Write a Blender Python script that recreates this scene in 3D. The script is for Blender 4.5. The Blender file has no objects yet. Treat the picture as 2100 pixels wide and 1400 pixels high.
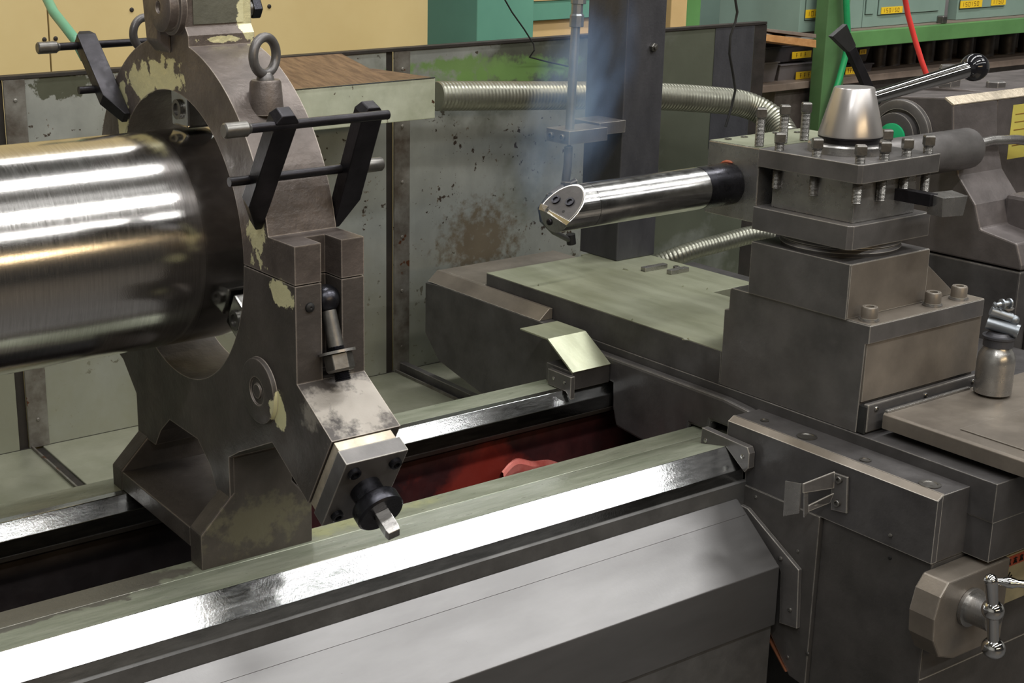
import bpy, bmesh, math, random
from mathutils import Vector, Matrix
random.seed(7)
PI = math.pi
SC = bpy.context.scene
COL = SC.collection

# ------------------------------------------------------------------ camera
YAW, PITCH, ROLL = 0.531515913, 0.267301048, -0.0164602025
FPX, PCX, PCY = 2821.057, 630.05, 608.75
CAM = Vector((0, 0, 1.7))
cy, sy, cp, sp = math.cos(YAW), math.sin(YAW), math.cos(PITCH), math.sin(PITCH)
fwd = Vector((sy*cp, cy*cp, -sp)); rgt = Vector((cy, -sy, 0)); upv = rgt.cross(fwd)
cr, sr = math.cos(ROLL), math.sin(ROLL)
R_, U_ = cr*rgt + sr*upv, -sr*rgt + cr*upv
camd = bpy.data.cameras.new('camera'); cam = bpy.data.objects.new('camera', camd); COL.objects.link(cam)
cam.matrix_world = Matrix(((R_.x, U_.x, -fwd.x, CAM.x), (R_.y, U_.y, -fwd.y, CAM.y), (R_.z, U_.z, -fwd.z, CAM.z), (0, 0, 0, 1)))
camd.sensor_width = 36; camd.lens = FPX/2100*36
camd.shift_x = (1050-PCX)/2100; camd.shift_y = -(700-PCY)/2100
camd.clip_start = .02; camd.clip_end = 60
SC.camera = cam
SC.view_settings.view_transform = 'Standard'; SC.view_settings.look = 'None'
SC.view_settings.exposure = 0.88; SC.view_settings.gamma = 1; SC.view_settings.use_curve_mapping = False

# ------------------------------------------------------------------ world and hall lighting
w = bpy.data.worlds.new('hall_air'); SC.world = w; w.use_nodes = True
w.node_tree.nodes['Background'].inputs[0].default_value = (.85, .9, 1, 1)
w.node_tree.nodes['Background'].inputs[1].default_value = .10
def strip(x0, x1, y, z, wid, watts, col=(1, .995, .975)):
    l = bpy.data.lights.new('fluorescent_and_fill_strip', 'AREA'); l.shape = 'RECTANGLE'
    l.size = x1-x0; l.size_y = wid; l.energy = watts; l.color = col
    o = bpy.data.objects.new('fluorescent_and_fill_strip', l); COL.objects.link(o)
    o.location = ((x0+x1)/2, y, z)
LIGHTS = [(-1.0, 3.3, 1.9, 5.0, .33, 60), (3.7, 6.4, 1.9, 5.0, .33, 60),
          (.7, 3.12, -.9, 5.0, .32, 60), (4.2, 6.35, -.9, 5.0, .32, 55), (-3.2, -.2, -.9, 5.0, .3, 60),
          (-1, 7, .15, 5.3, .5, 6), (4.42, 4.60, .11, 5.0, .16, 2.2), (5.36, 5.54, .13, 5.0, .16, 2.2),  # first entry: dim fill strip added to brighten the rear way, no real lamp
          (-2.5, 3.9, -3.4, 5.0, .3, 80), (4, 9, -3.4, 5.0, .3, 60),
          (-1, 5.5, 4.6, 5.0, .4, 60)]
for a in LIGHTS: strip(*a)
for (y, z, hgt, wt) in ((-5.6, 3.0, .34, 50),):      # low evening light from the windows of the hall's near side
    l = bpy.data.lights.new('window_light', 'AREA'); l.shape = 'RECTANGLE'; l.size = 5; l.size_y = hgt; l.energy = wt; l.color = (1, .74, .42)
    o = bpy.data.objects.new('window_light', l); COL.objects.link(o); o.location = (1.0, y, z); o.rotation_euler = (math.pi/2, 0, 0)

# ------------------------------------------------------------------ helpers
def W(px, py, X=None, Y=None, Z=None):
    "point of the photograph's pixel on a measured plane of the workshop"
    d = R_*((px-PCX)/FPX) + U_*(-(py-PCY)/FPX) + fwd
    if X is not None: t = (X-CAM.x)/d.x
    elif Y is not None: t = (Y-CAM.y)/d.y
    else: t = (Z-CAM.z)/d.z
    return CAM + d*t

def srgb(r, g, b):
    f = lambda c: (c/255/12.92) if c/255 <= .04045 else ((c/255+.055)/1.055)**2.4
    return (f(r), f(g), f(b), 1)

MATS = {}
def mat(name, c1, c2=None, rough=.5, metal=0., scale=8., bump=.0, bscale=60., rvar=.1, stretch=(1, 1, 1), thr=(.35, .65), patches=None, spots=None, detail=6, aniso=0, wear_glint=None, spec=None):
    m = bpy.data.materials.new(name); m.use_nodes = True; MATS[name] = m
    nt = m.node_tree; N = nt.nodes; L = nt.links
    b = N['Principled BSDF']; b.inputs['Metallic'].default_value = metal
    if spec is not None: b.inputs['Specular IOR Level'].default_value = spec
    if aniso: b.inputs['Anisotropic'].default_value = aniso
    geo = N.new('ShaderNodeNewGeometry')
    mp = N.new('ShaderNodeMapping'); mp.inputs['Scale'].default_value = stretch; L.new(geo.outputs['Position'], mp.inputs['Vector'])
    def noise(sc, det=detail, vec=mp.outputs[0]):
        n = N.new('ShaderNodeTexNoise'); n.inputs['Scale'].default_value = sc; n.inputs['Detail'].default_value = det
        n.inputs['Roughness'].default_value = .62
        L.new(vec, n.inputs['Vector']); return n
    n = noise(scale)
    mr = N.new('ShaderNodeMapRange'); mr.inputs['From Min'].default_value = thr[0]; mr.inputs['From Max'].default_value = thr[1]
    L.new(n.outputs['Fac'], mr.inputs['Value'])
    mx = N.new('ShaderNodeMix'); mx.data_type = 'RGBA'; mx.inputs[6].default_value = c1; mx.inputs[7].default_value = c2 or c1
    L.new(mr.outputs[0], mx.inputs[0]); out = mx.outputs[2]; mask = None
    def over(col, fac):
        nonlocal out
        q = N.new('ShaderNodeMix'); q.data_type = 'RGBA'; q.inputs[7].default_value = col
        L.new(out, q.inputs[6]); L.new(fac, q.inputs[0]); out = q.outputs[2]
    def math_(op, a, bb, clamp=False):
        q = N.new('ShaderNodeMath'); q.operation = op; q.use_clamp = clamp
        for i, v in enumerate((a, bb)):
            if isinstance(v, (int, float)): q.inputs[i].default_value = v
            else: L.new(v, q.inputs[i])
        return q.outputs[0]
    if spots:   # (colour, scale, threshold)
        for (c, s, t) in spots:
            v = noise(s, 3, geo.outputs['Position'])
            v2 = noise(s*.17, 2, geo.outputs['Position'])
            s_ = math_('ADD', v.outputs['Fac'], math_('MULTIPLY', math_('SUBTRACT', v2.outputs['Fac'], .5), .6))
            over(c, math_('MULTIPLY', math_('SUBTRACT', s_, t), 30, True))
            rv = None
    if patches:  # (colour, centre, radius or (rx,ry,rz), ragged)
        for pt in patches:
            c, ctr, r, rag = pt[:4]; gain = pt[4] if len(pt) > 4 else 9
            r3 = r if isinstance(r, tuple) else (r, r, r)
            mm = N.new('ShaderNodeMapping'); mm.vector_type = 'POINT'
            mm.inputs['Location'].default_value = [-ctr[i]/r3[i] for i in range(3)]
            mm.inputs['Scale'].default_value = [1/r3[i] for i in range(3)]
            L.new(geo.outputs['Position'], mm.inputs['Vector'])
            ln = N.new('ShaderNodeVectorMath'); ln.operation = 'LENGTH'; L.new(mm.outputs[0], ln.inputs[0])
            nn = noise(rag, 5, geo.outputs['Position'])
            f = math_('ADD', math_('SUBTRACT', 1.0, ln.outputs['Value']), math_('MULTIPLY', math_('SUBTRACT', nn.outputs['Fac'], .5), 2.6))
            over(c, math_('MULTIPLY', f, gain, True))
    if wear_glint:  # edge highlights painted into the base colour, broken up like worn bare metal
        bv = N.new('ShaderNodeBevel'); bv.samples = 4; bv.inputs['Radius'].default_value = wear_glint[1]
        dt = N.new('ShaderNodeVectorMath'); dt.operation = 'DOT_PRODUCT'; L.new(bv.outputs[0], dt.inputs[0]); L.new(geo.outputs['True Normal'], dt.inputs[1])
        wn = noise(45, 3, geo.outputs['Position'])
        f = math_('SUBTRACT', math_('MULTIPLY', math_('SUBTRACT', 1.0, dt.outputs['Value']), wear_glint[2]), math_('MULTIPLY', wn.outputs['Fac'], .9))
        over(wear_glint[0], math_('MULTIPLY', f, 1.6, True))
    L.new(out, b.inputs['Base Color'])
    rn = noise(scale*2.3)
    rr = N.new('ShaderNodeMapRange'); rr.inputs['To Min'].default_value = max(.03, rough-rvar); rr.inputs['To Max'].default_value = rough+rvar
    rr.inputs['From Min'].default_value = .3; rr.inputs['From Max'].default_value = .7
    L.new(rn.outputs['Fac'], rr.inputs['Value']); L.new(rr.outputs[0], b.inputs['Roughness'])
    if bump:
        bn = noise(bscale, 4, geo.outputs['Position']); bp = N.new('ShaderNodeBump'); bp.inputs['Strength'].default_value = bump
        bp.inputs['Distance'].default_value = .002
        L.new(bn.outputs['Fac'], bp.inputs['Height']); L.new(bp.outputs[0], b.inputs['Normal'])
    return m

CREAM = srgb(214, 210, 168)
mat('way_steel', srgb(180, 182, 182), srgb(150, 152, 152), .17, 1, 30, .10, 260, .05, (.6, 3, 3))
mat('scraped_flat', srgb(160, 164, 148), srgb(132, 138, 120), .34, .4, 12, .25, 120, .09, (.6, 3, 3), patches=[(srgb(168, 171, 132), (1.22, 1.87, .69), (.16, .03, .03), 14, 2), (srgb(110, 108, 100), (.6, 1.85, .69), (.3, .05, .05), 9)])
mat('bed_cast', srgb(92, 91, 90), srgb(74, 73, 72), .5, .4, 9, .3, 90, .1)
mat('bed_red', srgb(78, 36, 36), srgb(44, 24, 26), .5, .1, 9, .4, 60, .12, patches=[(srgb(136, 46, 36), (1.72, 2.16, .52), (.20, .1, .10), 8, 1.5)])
mat('bed_dark', srgb(40, 34, 34), srgb(28, 24, 25), .5, .1, 9, .4, 60, .12)
mat('guard_steel', srgb(122, 121, 121), srgb(110, 109, 109), .40, .8, 5, .06, 160, .02, (.5, 2, 2), spots=[(srgb(70, 66, 60), 60, .80)])
mat('machine_steel', srgb(104, 101, 100), srgb(84, 82, 81), .42, .5, 10, .15, 140, .08, spots=[(srgb(60, 55, 50), 70, .8)], wear_glint=(srgb(205, 200, 190), .003, 9))
mat('slide_top', srgb(160, 163, 142), srgb(140, 143, 120), .36, .5, 6, .12, 120, .06, (2.2, .5, 1), spots=[(srgb(200, 205, 180), 60, .86)])
mat('saddle_paint', srgb(84, 82, 82), srgb(64, 62, 62), .46, .4, 9, .2, 120, .1, wear_glint=(srgb(205, 200, 190), .0022, 7))
mat('brown_steel', srgb(128, 120, 110), srgb(106, 99, 91), .4, .5, 8, .12, 140, .07, spots=[(srgb(80, 70, 60), 60, .78)], wear_glint=(srgb(205, 200, 190), .0022, 7))
mat('apron_cast', srgb(80, 77, 75), srgb(64, 62, 60), .5, .35, 10, .2, 120, .08, wear_glint=(srgb(205, 200, 190), .0022, 7))
steady_p = [(CREAM, (.928, 2.02, 1.463), (.006, .07, .032), 30), (CREAM, (.928, 2.10, 1.445), (.006, .07, .036), 30), (CREAM, (.928, 2.195, 1.385), (.006, .028, .06), 30),
            (CREAM, (.93, 1.655, 1.183), (.03, .038, .02), 34), (CREAM, (.928, 1.722, 1.265), (.006, .024, .05), 40),
            (CREAM, (1.035, 1.937, 1.58), (.016, .03, .07), 30), (CREAM, (.985, 1.93, 1.525), (.035, .02, .006), 40),
            (CREAM, (.93, 1.67, 1.0), (.01, .02, .03), 34)]
mat('steady_cast', srgb(108, 99, 94), srgb(80, 73, 69), .44, .5, 9, .6, 70, .13, patches=steady_p, spots=[(srgb(140, 132, 120), 30, .82)], wear_glint=(srgb(168, 158, 148), .004, 5))
mat('steady_lower', srgb(80, 74, 70), srgb(60, 56, 53), .5, .4, 9, .5, 80, .1, patches=steady_p+[(srgb(92, 88, 74), (.98, 1.83, .75), (.1, .03, .05), 44, 2.5), (srgb(140, 134, 126), (1.0, 1.565, 1.03), (.09, .07, .04), 30, 2.5)], wear_glint=(srgb(168, 158, 148), .004, 5))
mat('steady_paint', srgb(104, 104, 92), srgb(86, 86, 76), .5, .2, 12, .4, 90, .1, patches=steady_p)
mat('bright_steel', srgb(190, 190, 188), srgb(165, 165, 163), .2, 1, 20, .06, 200, .06)
mat('chrome', srgb(215, 215, 215), srgb(200, 200, 200), .07, 1, 20, 0, 200, .02)
mat('ground_steel', srgb(166, 164, 161), srgb(140, 138, 136), .28, .85, 14, .1, 220, .06)
mat('cone_steel', srgb(184, 180, 178), srgb(174, 170, 168), .3, .8, 8, 0, 200, .03)
mat('pale_plate', srgb(196, 184, 164), srgb(160, 150, 134), .42, .6, 26, .3, 120, .1)
mat('black_steel', srgb(46, 44, 48), srgb(34, 33, 36), .36, .7, 30, .1, 150, .08)
mat('blued_steel', srgb(62, 62, 68), srgb(48, 48, 52), .3, .9, 30, .1, 150, .08)
mat('black_hole', srgb(14, 13, 13), None, .6, 0)
mat('black_plastic', srgb(26, 26, 30), srgb(20, 20, 24), .12, 0, 10, 0, 10, .04)
mat('rubber', srgb(30, 30, 30), srgb(22, 22, 22), .5, 0)
mat('shaft_steel', srgb(204, 202, 200), srgb(184, 182, 180), .15, 1, 60, .03, 500, .04, (7, .3, .3))
mat('shaft_dark', srgb(200, 198, 196), srgb(184, 182, 180), .14, 1, 30, .03, 300, .04)
mat('screw_steel', srgb(124, 122, 118), srgb(100, 98, 95), .38, .9, 40, .1, 200, .06)
RUST = srgb(84, 52, 34)
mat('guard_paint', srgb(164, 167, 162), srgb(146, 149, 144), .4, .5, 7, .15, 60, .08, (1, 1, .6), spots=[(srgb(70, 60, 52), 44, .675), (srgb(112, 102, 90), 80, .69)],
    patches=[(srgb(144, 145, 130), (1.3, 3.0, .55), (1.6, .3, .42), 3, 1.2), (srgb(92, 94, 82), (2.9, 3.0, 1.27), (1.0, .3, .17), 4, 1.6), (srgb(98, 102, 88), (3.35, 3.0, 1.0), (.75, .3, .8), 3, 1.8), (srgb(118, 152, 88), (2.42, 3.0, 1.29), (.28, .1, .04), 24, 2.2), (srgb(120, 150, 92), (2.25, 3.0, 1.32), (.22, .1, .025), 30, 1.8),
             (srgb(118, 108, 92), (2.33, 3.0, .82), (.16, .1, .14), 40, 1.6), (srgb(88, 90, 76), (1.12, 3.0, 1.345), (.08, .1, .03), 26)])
mat('pan_paint', srgb(150, 150, 134), srgb(126, 128, 110), .42, .4, 6, .2, 60, .1)
mat('guard_frame', srgb(128, 126, 120), srgb(84, 76, 68), .45, .5, 14, .3, 60, .1, spots=[(RUST, 26, .68)])
mat('dark_frame', srgb(48, 42, 38), srgb(36, 33, 30), .6, .3, 14, .3, 60, .1)
mat('duct_paint', srgb(200, 204, 184), srgb(168, 172, 150), .38, .35, 8, .1, 60, .08, spots=[(srgb(74, 50, 34), 34, .655)])
mat('rusty_top', srgb(122, 98, 74), srgb(86, 66, 50), .55, .3, 16, .5, 60, .1, (5, 1, 1))
mat('flex_metal', srgb(150, 150, 138), srgb(140, 140, 128), .36, .8, 20, 0, 100, .05)
mat('column_steel', srgb(78, 78, 82), srgb(64, 64, 68), .45, .5, 12, .25, 140, .08, (1, 1, .4), spots=[(srgb(140, 140, 140), 90, .9)])
mat('pipe_zinc', srgb(150, 155, 160), srgb(120, 125, 130), .36, .8, 12, .1, 100, .06)
mat('tail_cast', srgb(98, 92, 91), srgb(80, 75, 74), .48, .4, 12, .25, 120, .1, wear_glint=(srgb(168, 158, 148), .004, 5))
mat('yellow_wall', srgb(196, 177, 127), srgb(188, 167, 116), .55, 0, 2.5, .05, 40, .08, spots=[(srgb(110, 86, 54), 24, .93)])
mat('teal_paint', srgb(98, 150, 130), srgb(90, 140, 122), .4, 0, 3, 0, 40, .05)
mat('cream_paint', srgb(208, 178, 128), srgb(196, 166, 116), .5, 0, 5)
mat('grey_green', srgb(128, 150, 140), srgb(118, 140, 130), .4, 0, 3)
mat('rack_green', srgb(92, 140, 82), srgb(82, 126, 72), .4, 0, 6, spots=[(srgb(60, 76, 50), 40, .88)])
mat('rack_post', srgb(78, 112, 70), srgb(70, 100, 62), .45, 0, 6)
mat('hose_green', srgb(38, 150, 92), srgb(32, 136, 82), .35, 0, 8)
mat('hose_green_dull', srgb(96, 150, 122), srgb(84, 138, 110), .4, 0, 8)
mat('hose_red', srgb(214, 66, 60), srgb(200, 56, 52), .35, 0, 8)
mat('wood', srgb(196, 146, 92), srgb(172, 122, 72), .6, 0, 5, .2, 60, .05, (1, 9, 9))
mat('label_yellow', srgb(236, 196, 40), srgb(226, 186, 36), .5, 0, 20)
mat('label_ink', srgb(120, 84, 24), None, .6, 0)
mat('notice_yellow', srgb(190, 178, 84), srgb(176, 166, 78), .5, 0, 10)
mat('bin_dark', srgb(66, 62, 66), srgb(52, 49, 52), .5, 0, 6)
mat('bin_clear', srgb(120, 116, 118), srgb(98, 94, 96), .4, 0, 6)
mat('drawer_shadow', srgb(42, 54, 50), None, .6, 0)
mat('steel_stock', srgb(74, 70, 70), srgb(54, 50, 50), .5, .5, 20, .2, 60, .1)
mat('shelf_edge', srgb(142, 126, 114), srgb(120, 106, 96), .55, .2, 10)
mat('floor_dark', srgb(56, 53, 50), srgb(44, 42, 40), .5, 0, 3)
mat('dark_wall', srgb(54, 52, 50), srgb(46, 44, 42), .8, 0, 2)
mat('hall_wall', srgb(186, 186, 182), srgb(176, 176, 172), .8, 0, 2)
mat('ceiling_dark', srgb(150, 152, 152), srgb(140, 142, 142), .8, 0, 2)
mat('plate_white', srgb(170, 162, 132), srgb(150, 144, 118), .5, 0, 20)
mat('plate_red', srgb(170, 74, 44), srgb(150, 64, 38), .5, 0, 20)
mat('copper_edge', srgb(168, 112, 84), None, .35, .8)
mat('green_disc', srgb(16, 150, 96), None, .4, 0)
mat('rag', srgb(205, 120, 110), srgb(176, 70, 60), .8, 0, 14, .4, 60)
mat('swarf', srgb(214, 214, 200), srgb(180, 180, 165), .3, 1)
mat('copper_paste', srgb(150, 92, 66), srgb(150, 70, 44), .6, 0, 40)

class MB:
    def __init__(s): s.bm = bmesh.new()
    def faces(s, vs, fs):
        v = [s.bm.verts.new(p) for p in vs]
        for f in fs:
            try: s.bm.faces.new([v[i] for i in f])
            except ValueError: pass
        return s
    def box(s, x0, x1, y0, y1, z0, z1):
        return s.faces([(x, y, z) for x in (x0, x1) for y in (y0, y1) for z in (z0, z1)],
                       [(0, 1, 3, 2), (4, 6, 7, 5), (0, 4, 5, 1), (2, 3, 7, 6), (0, 2, 6, 4), (1, 5, 7, 3)])
    def prism(s, pts, axis, a, b):
        "pts in the two other axes (in x,y,z order)"
        n = len(pts)
        def mk(p, t):
            return {'X': (t, p[0], p[1]), 'Y': (p[0], t, p[1]), 'Z': (p[0], p[1], t)}[axis]
        return s.faces([mk(p, a) for p in pts]+[mk(p, b) for p in pts],
                       [tuple(range(n)), tuple(range(2*n-1, n-1, -1))]+[(i, (i+1) % n, n+(i+1) % n, n+i) for i in range(n)])
    def loft(s, A, B):
        n = len(A)
        return s.faces(list(A)+list(B), [tuple(range(n)), tuple(range(2*n-1, n-1, -1))]+[(i, (i+1) % n, n+(i+1) % n, n+i) for i in range(n)])
    def lathe(s, p0, d, prof, seg=32, cap=True):
        "prof: (t along d, radius)"
        p0 = Vector(p0); d = Vector(d).normalized()
        a = d.orthogonal().normalized(); b = d.cross(a)
        rings = []
        for (t, r) in prof:
            if r < 1e-6: rings.append([s.bm.verts.new(p0+d*t)])
            else: rings.append([s.bm.verts.new(p0+d*t+(a*math.cos(2*PI*k/seg)+b*math.sin(2*PI*k/seg))*r) for k in range(seg)])
        for A, B in zip(rings, rings[1:]):
            for k in range(seg):
                k2 = (k+1) % seg
                if len(A) == 1 and len(B) == 1: continue
                if len(A) == 1: s.bm.faces.new((A[0], B[k], B[k2]))
                elif len(B) == 1: s.bm.faces.new((A[k], B[0], A[k2]))
                else: s.bm.faces.new((A[k], B[k], B[k2], A[k2]))
        if cap:
            if len(rings[0]) > 1: s.bm.faces.new(rings[0])
            if len(rings[-1]) > 1: s.bm.faces.new(rings[-1][::-1])
        return s
    def cyl(s, p0, p1, r0, r1=None, seg=24):
        p0, p1 = Vector(p0), Vector(p1)
        return s.lathe(p0, p1-p0, [(0, r0), ((p1-p0).length, r0 if r1 is None else r1)], seg)
    def tube(s, pts, r, seg=10, closed=False):
        pts = [Vector(p) for p in pts]; n = len(pts); rings = []; a = None
        for i, p in enumerate(pts):
            if closed: t = pts[(i+1) % n]-pts[i-1]
            else: t = pts[min(i+1, n-1)]-pts[max(i-1, 0)]
            t.normalize()
            a = t.orthogonal().normalized() if a is None else (a-t*a.dot(t)).normalized()
            b = t.cross(a); rr = r[i] if isinstance(r, (list, tuple)) else r
            rings.append([s.bm.verts.new(p+(a*math.cos(2*PI*k/seg)+b*math.sin(2*PI*k/seg))*rr) for k in range(seg)])
        rng = range(n) if closed else range(n-1)
        for i in rng:
            A, B = rings[i], rings[(i+1) % n]
            for k in range(seg): s.bm.faces.new((A[k], A[(k+1) % seg], B[(k+1) % seg], B[k]))
        if not closed: s.bm.faces.new(rings[0][::-1]); s.bm.faces.new(rings[-1])
        return s
    def ball(s, c, r, seg=24):
        pr = [(-r*math.cos(PI*k/12), r*math.sin(PI*k/12) if 0 < k < 12 else 0) for k in range(13)]
        return s.lathe(c, (0, 0, 1), pr, seg)
    def hexa(s, p0, d, r, h, sides=6, rot=0.):
        p0 = Vector(p0); d = Vector(d).normalized(); a = d.orthogonal().normalized(); b = d.cross(a)
        c = [(a*math.cos(2*PI*k/sides+rot)+b*math.sin(2*PI*k/sides+rot)) for k in range(sides)]
        rings = [[p0+q*r for q in c], [p0+d*h*.85+q*r for q in c], [p0+d*h+q*r*.86 for q in c]]
        vs = [v for g in rings for v in g]
        fs = [tuple(range(sides))[::-1], tuple(range(2*sides, 3*sides))]
        for j in (0, 1): fs += [(j*sides+k, j*sides+(k+1) % sides, (j+1)*sides+(k+1) % sides, (j+1)*sides+k) for k in range(sides)]
        return s.faces(vs, fs)
    def thread(s, p0, p1, r, pitch=.0025, seg=16):
        p0, p1 = Vector(p0), Vector(p1); Ln = (p1-p0).length; n = max(2, int(Ln/pitch)); pr = []
        for k in range(n): pr += [(k*Ln/n, r*.88), ((k+.5)*Ln/n, r)]
        pr.append((Ln, r*.88))
        return s.lathe(p0, p1-p0, pr, seg)
    def build(s, name, m, parent=None, bevel=0., smooth=False, seg=2):
        me = bpy.data.meshes.new(name)
        bmesh.ops.recalc_face_normals(s.bm, faces=s.bm.faces)
        s.bm.to_mesh(me); s.bm.free()
        me.materials.append(MATS[m])
        o = bpy.data.objects.new(name, me); COL.objects.link(o)
        if parent is not None:
            o.parent = parent
            wp = Vector(parent['_w']); me.transform(Matrix.Translation(-wp)); o['_w'] = list(wp)
        else:
            # origin at base centre
            xs = [v.co for v in me.vertices]
            c = Vector((sum(v.x for v in xs)/len(xs), sum(v.y for v in xs)/len(xs), min(v.z for v in xs)))
            me.transform(Matrix.Translation(-c)); o.location = c; o['_w'] = list(c)
        if smooth:
            for p in me.polygons: p.use_smooth = True
            try: me.set_sharp_from_angle(angle=math.radians(38))
            except Exception: pass
        if bevel:
            md = o.modifiers.new('edge_round', 'BEVEL'); md.width = bevel; md.segments = seg; md.limit_method = 'ANGLE'; md.angle_limit = math.radians(40)
        return o

def tag(o, label=None, cat=None, group=None, kind=None):
    if label: o['label'] = label
    if cat: o['category'] = cat
    if group: o['group'] = group
    if kind: o['kind'] = kind
    return o
def thing(name, loc, label, cat, group=None):
    o = bpy.data.objects.new(name, None); COL.objects.link(o); o.location = loc; o.empty_display_size = .05
    o['_w'] = list(loc); return tag(o, label, cat, group)
def cap_screw(p, d, r, h, par, m='screw_steel', hm='black_hole', name='cap_screw'):
    p = Vector(p); d = Vector(d).normalized()
    s = MB().lathe(p, d, [(0, r), (h*.85, r), (h, r*.88), (h, r*.55), (h*.45, r*.5), (h*.45, 0)], 20).build(name, m, par, smooth=True)
    return s
def sock(p, d, r, par, name='screw_hole'):
    p = Vector(p); d = Vector(d).normalized()
    MB().lathe(p+d*.0004, d, [(0, r), (.0012, r), (.0012, r*.72), (-.002, r*.6), (-.002, 0)], 24).build(name, 'screw_steel', par, smooth=True)
def round_screw(p, d, r, par, name='screw', m='screw_steel'):
    MB().lathe(p, d, [(0, r), (r*.35, r*.92), (r*.62, r*.55), (r*.62, r*.25), (r*.4, 0)], 14).build(name, m, par, smooth=True)

# ================================================================== SETTING
def struct(mb, name, m):
    o = mb.build(name, m); o['kind'] = 'structure'; return o
struct(MB().box(-5, 11, -6, 7, -.1, 0), 'floor', 'floor_dark')
struct(MB().box(-5, 11, 6.8, 7, 0, 5.4), 'wall_back', 'hall_wall')
struct(MB().box(-5, 11, -6.2, -6, 0, 5.4), 'wall_front', 'dark_wall')
struct(MB().box(-5.2, -5, -6, 7, 0, 5.4), 'wall_left', 'hall_wall')
struct(MB().box(11, 11.2, -6, 7, 0, 5.4), 'wall_right', 'hall_wall')
struct(MB().box(-5, 11, -6, 7, 5.4, 5.5), 'ceiling', 'ceiling_dark')

# ================================================================== LATHE BED
bed = thing('lathe_bed', (1.2, 1.9, 0), 'long grey lathe bed with two bright ways and an open red-painted trough', 'lathe bed')
XA, XB = -.9, 3.6
MB().prism([(1.687, .640), (1.687, .677), (1.722, .7135), (1.7235, .7133), (1.7235, .64)], 'X', XA, XB).build('front_way', 'way_steel', bed, .0012)
MB().prism([(1.7237, .66), (1.7237, .71325), (1.8283, .690), (1.8283, .66)], 'X', XA, XB).build('way_back_face', 'scraped_flat', bed, .0008)
MB().prism([(1.8285, .686), (1.8305, .6895), (1.882, .688), (1.882, .655), (1.83, .64), (1.8285, .655)], 'X', XA, XB).build('inner_flat', 'scraped_flat', bed, .0008)
MB().prism([(1.700, .2), (1.690, .62), (1.687, .6405), (1.73, .6395), (1.875, .6545), (1.84, .62), (1.84, .2)], 'X', XA, XB).build('front_rail', 'bed_cast', bed, .002)
MB().prism([(1.6875, .655), (1.6815, .652), (1.6815, .60), (1.6875, .60)], 'X', XA, XB).build('rail_ledge', 'bed_cast', bed)
MB().prism([(2.118, .660), (2.118, .6895), (2.140, .714), (2.158, .714), (2.158, .66)], 'X', XA, XB).build('rear_way', 'way_steel', bed, .0012)
MB().prism([(2.161, .66), (2.161, .712), (2.223, .712), (2.223, .66)], 'X', XA, XB).build('rear_flat', 'scraped_flat', bed, .0012)
MB().prism([(2.118, .6598), (2.223, .6598), (2.223, .2), (2.19, .2), (2.19, .62), (2.13, .645)], 'X', XA, XB).build('rear_rail', 'bed_cast', bed, .002)
for xa_, xb_, m_ in ((XA, 1.17, 'bed_dark'), (1.1701, XB, 'bed_red')):  # left bay in a darker colour, right bay in red
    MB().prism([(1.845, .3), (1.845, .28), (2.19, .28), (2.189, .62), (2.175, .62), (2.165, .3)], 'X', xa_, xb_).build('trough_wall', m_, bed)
for x in (.35, 1.17, 2.3):
    MB().box(x-.03, x+.03, 1.845, 2.18, .29, .50).build('cross_rib', 'bed_red', bed, .004)
MB().box(XA+.2, XB, 1.70, 2.22, 0, .2795).build('bed_foot', 'bed_cast', bed, .01)

# sloping cover over the lead screw
cov = thing('lead_screw_cover', (.6, 1.6, .4), 'smooth grey sheet metal cover sloping down in front of the lathe bed', 'machine cover')
MB().prism([(1.6805, .621), (1.571, .525), (1.571, .405), (1.575, .405), (1.575, .523), (1.6805, .616)], 'X', XA, 1.935).build('cover_sheet', 'guard_steel', cov, .004, seg=3)
MB().prism([(1.680, .6225), (1.655, .5995), (1.655, .597), (1.680, .619)], 'X', XA, 1.93).build('upper_lip', 'guard_steel', cov)
MB().box(XA, 1.93, 1.576, 1.698, .2, .403).build('support_rail', 'bed_cast', cov)
for px, py in ((955, 1172), (853, 1225), (870, 1222), (893, 1210)):
    p = W(px, py, Y=1.6868); round_screw((p.x, 1.6866, p.z), (0, -1, 0), .006 if px > 950 else .0035, bed, 'plug', 'black_hole')

# rag in trough
ra, rb, rc, rd, re_ = W(1040, 962, Y=2.09), W(1068, 925, Y=2.11), W(1100, 945, Y=2.10), W(1135, 932, Y=2.13), W(1170, 950, Y=2.12)
dn = Vector((0, .03, -.12)); bk = Vector((.01, .045, -.02))
rag = MB().faces([ra, rb, rc, rd, re_]+[v+dn for v in (ra, rb, rc, rd, re_)]+[v+bk for v in (ra, rb, rc, rd, re_)],
    [(0, 1, 6, 5), (1, 2, 7, 6), (2, 3, 8, 7), (3, 4, 9, 8), (0, 1, 11, 10), (1, 2, 12, 11), (2, 3, 13, 12), (3, 4, 14, 13), (10, 11, 6, 5), (11, 12, 7, 6), (12, 13, 8, 7), (13, 14, 9, 8)]).build('crumpled_rag', 'rag', None, 0, False)
sbm = rag.modifiers.new('soft', 'SUBSURF'); sbm.levels = 2; sbm.render_levels = 2
tag(bpy.data.objects['crumpled_rag'], 'pink crumpled rag lying down in the red trough of the bed', 'rag')

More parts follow.
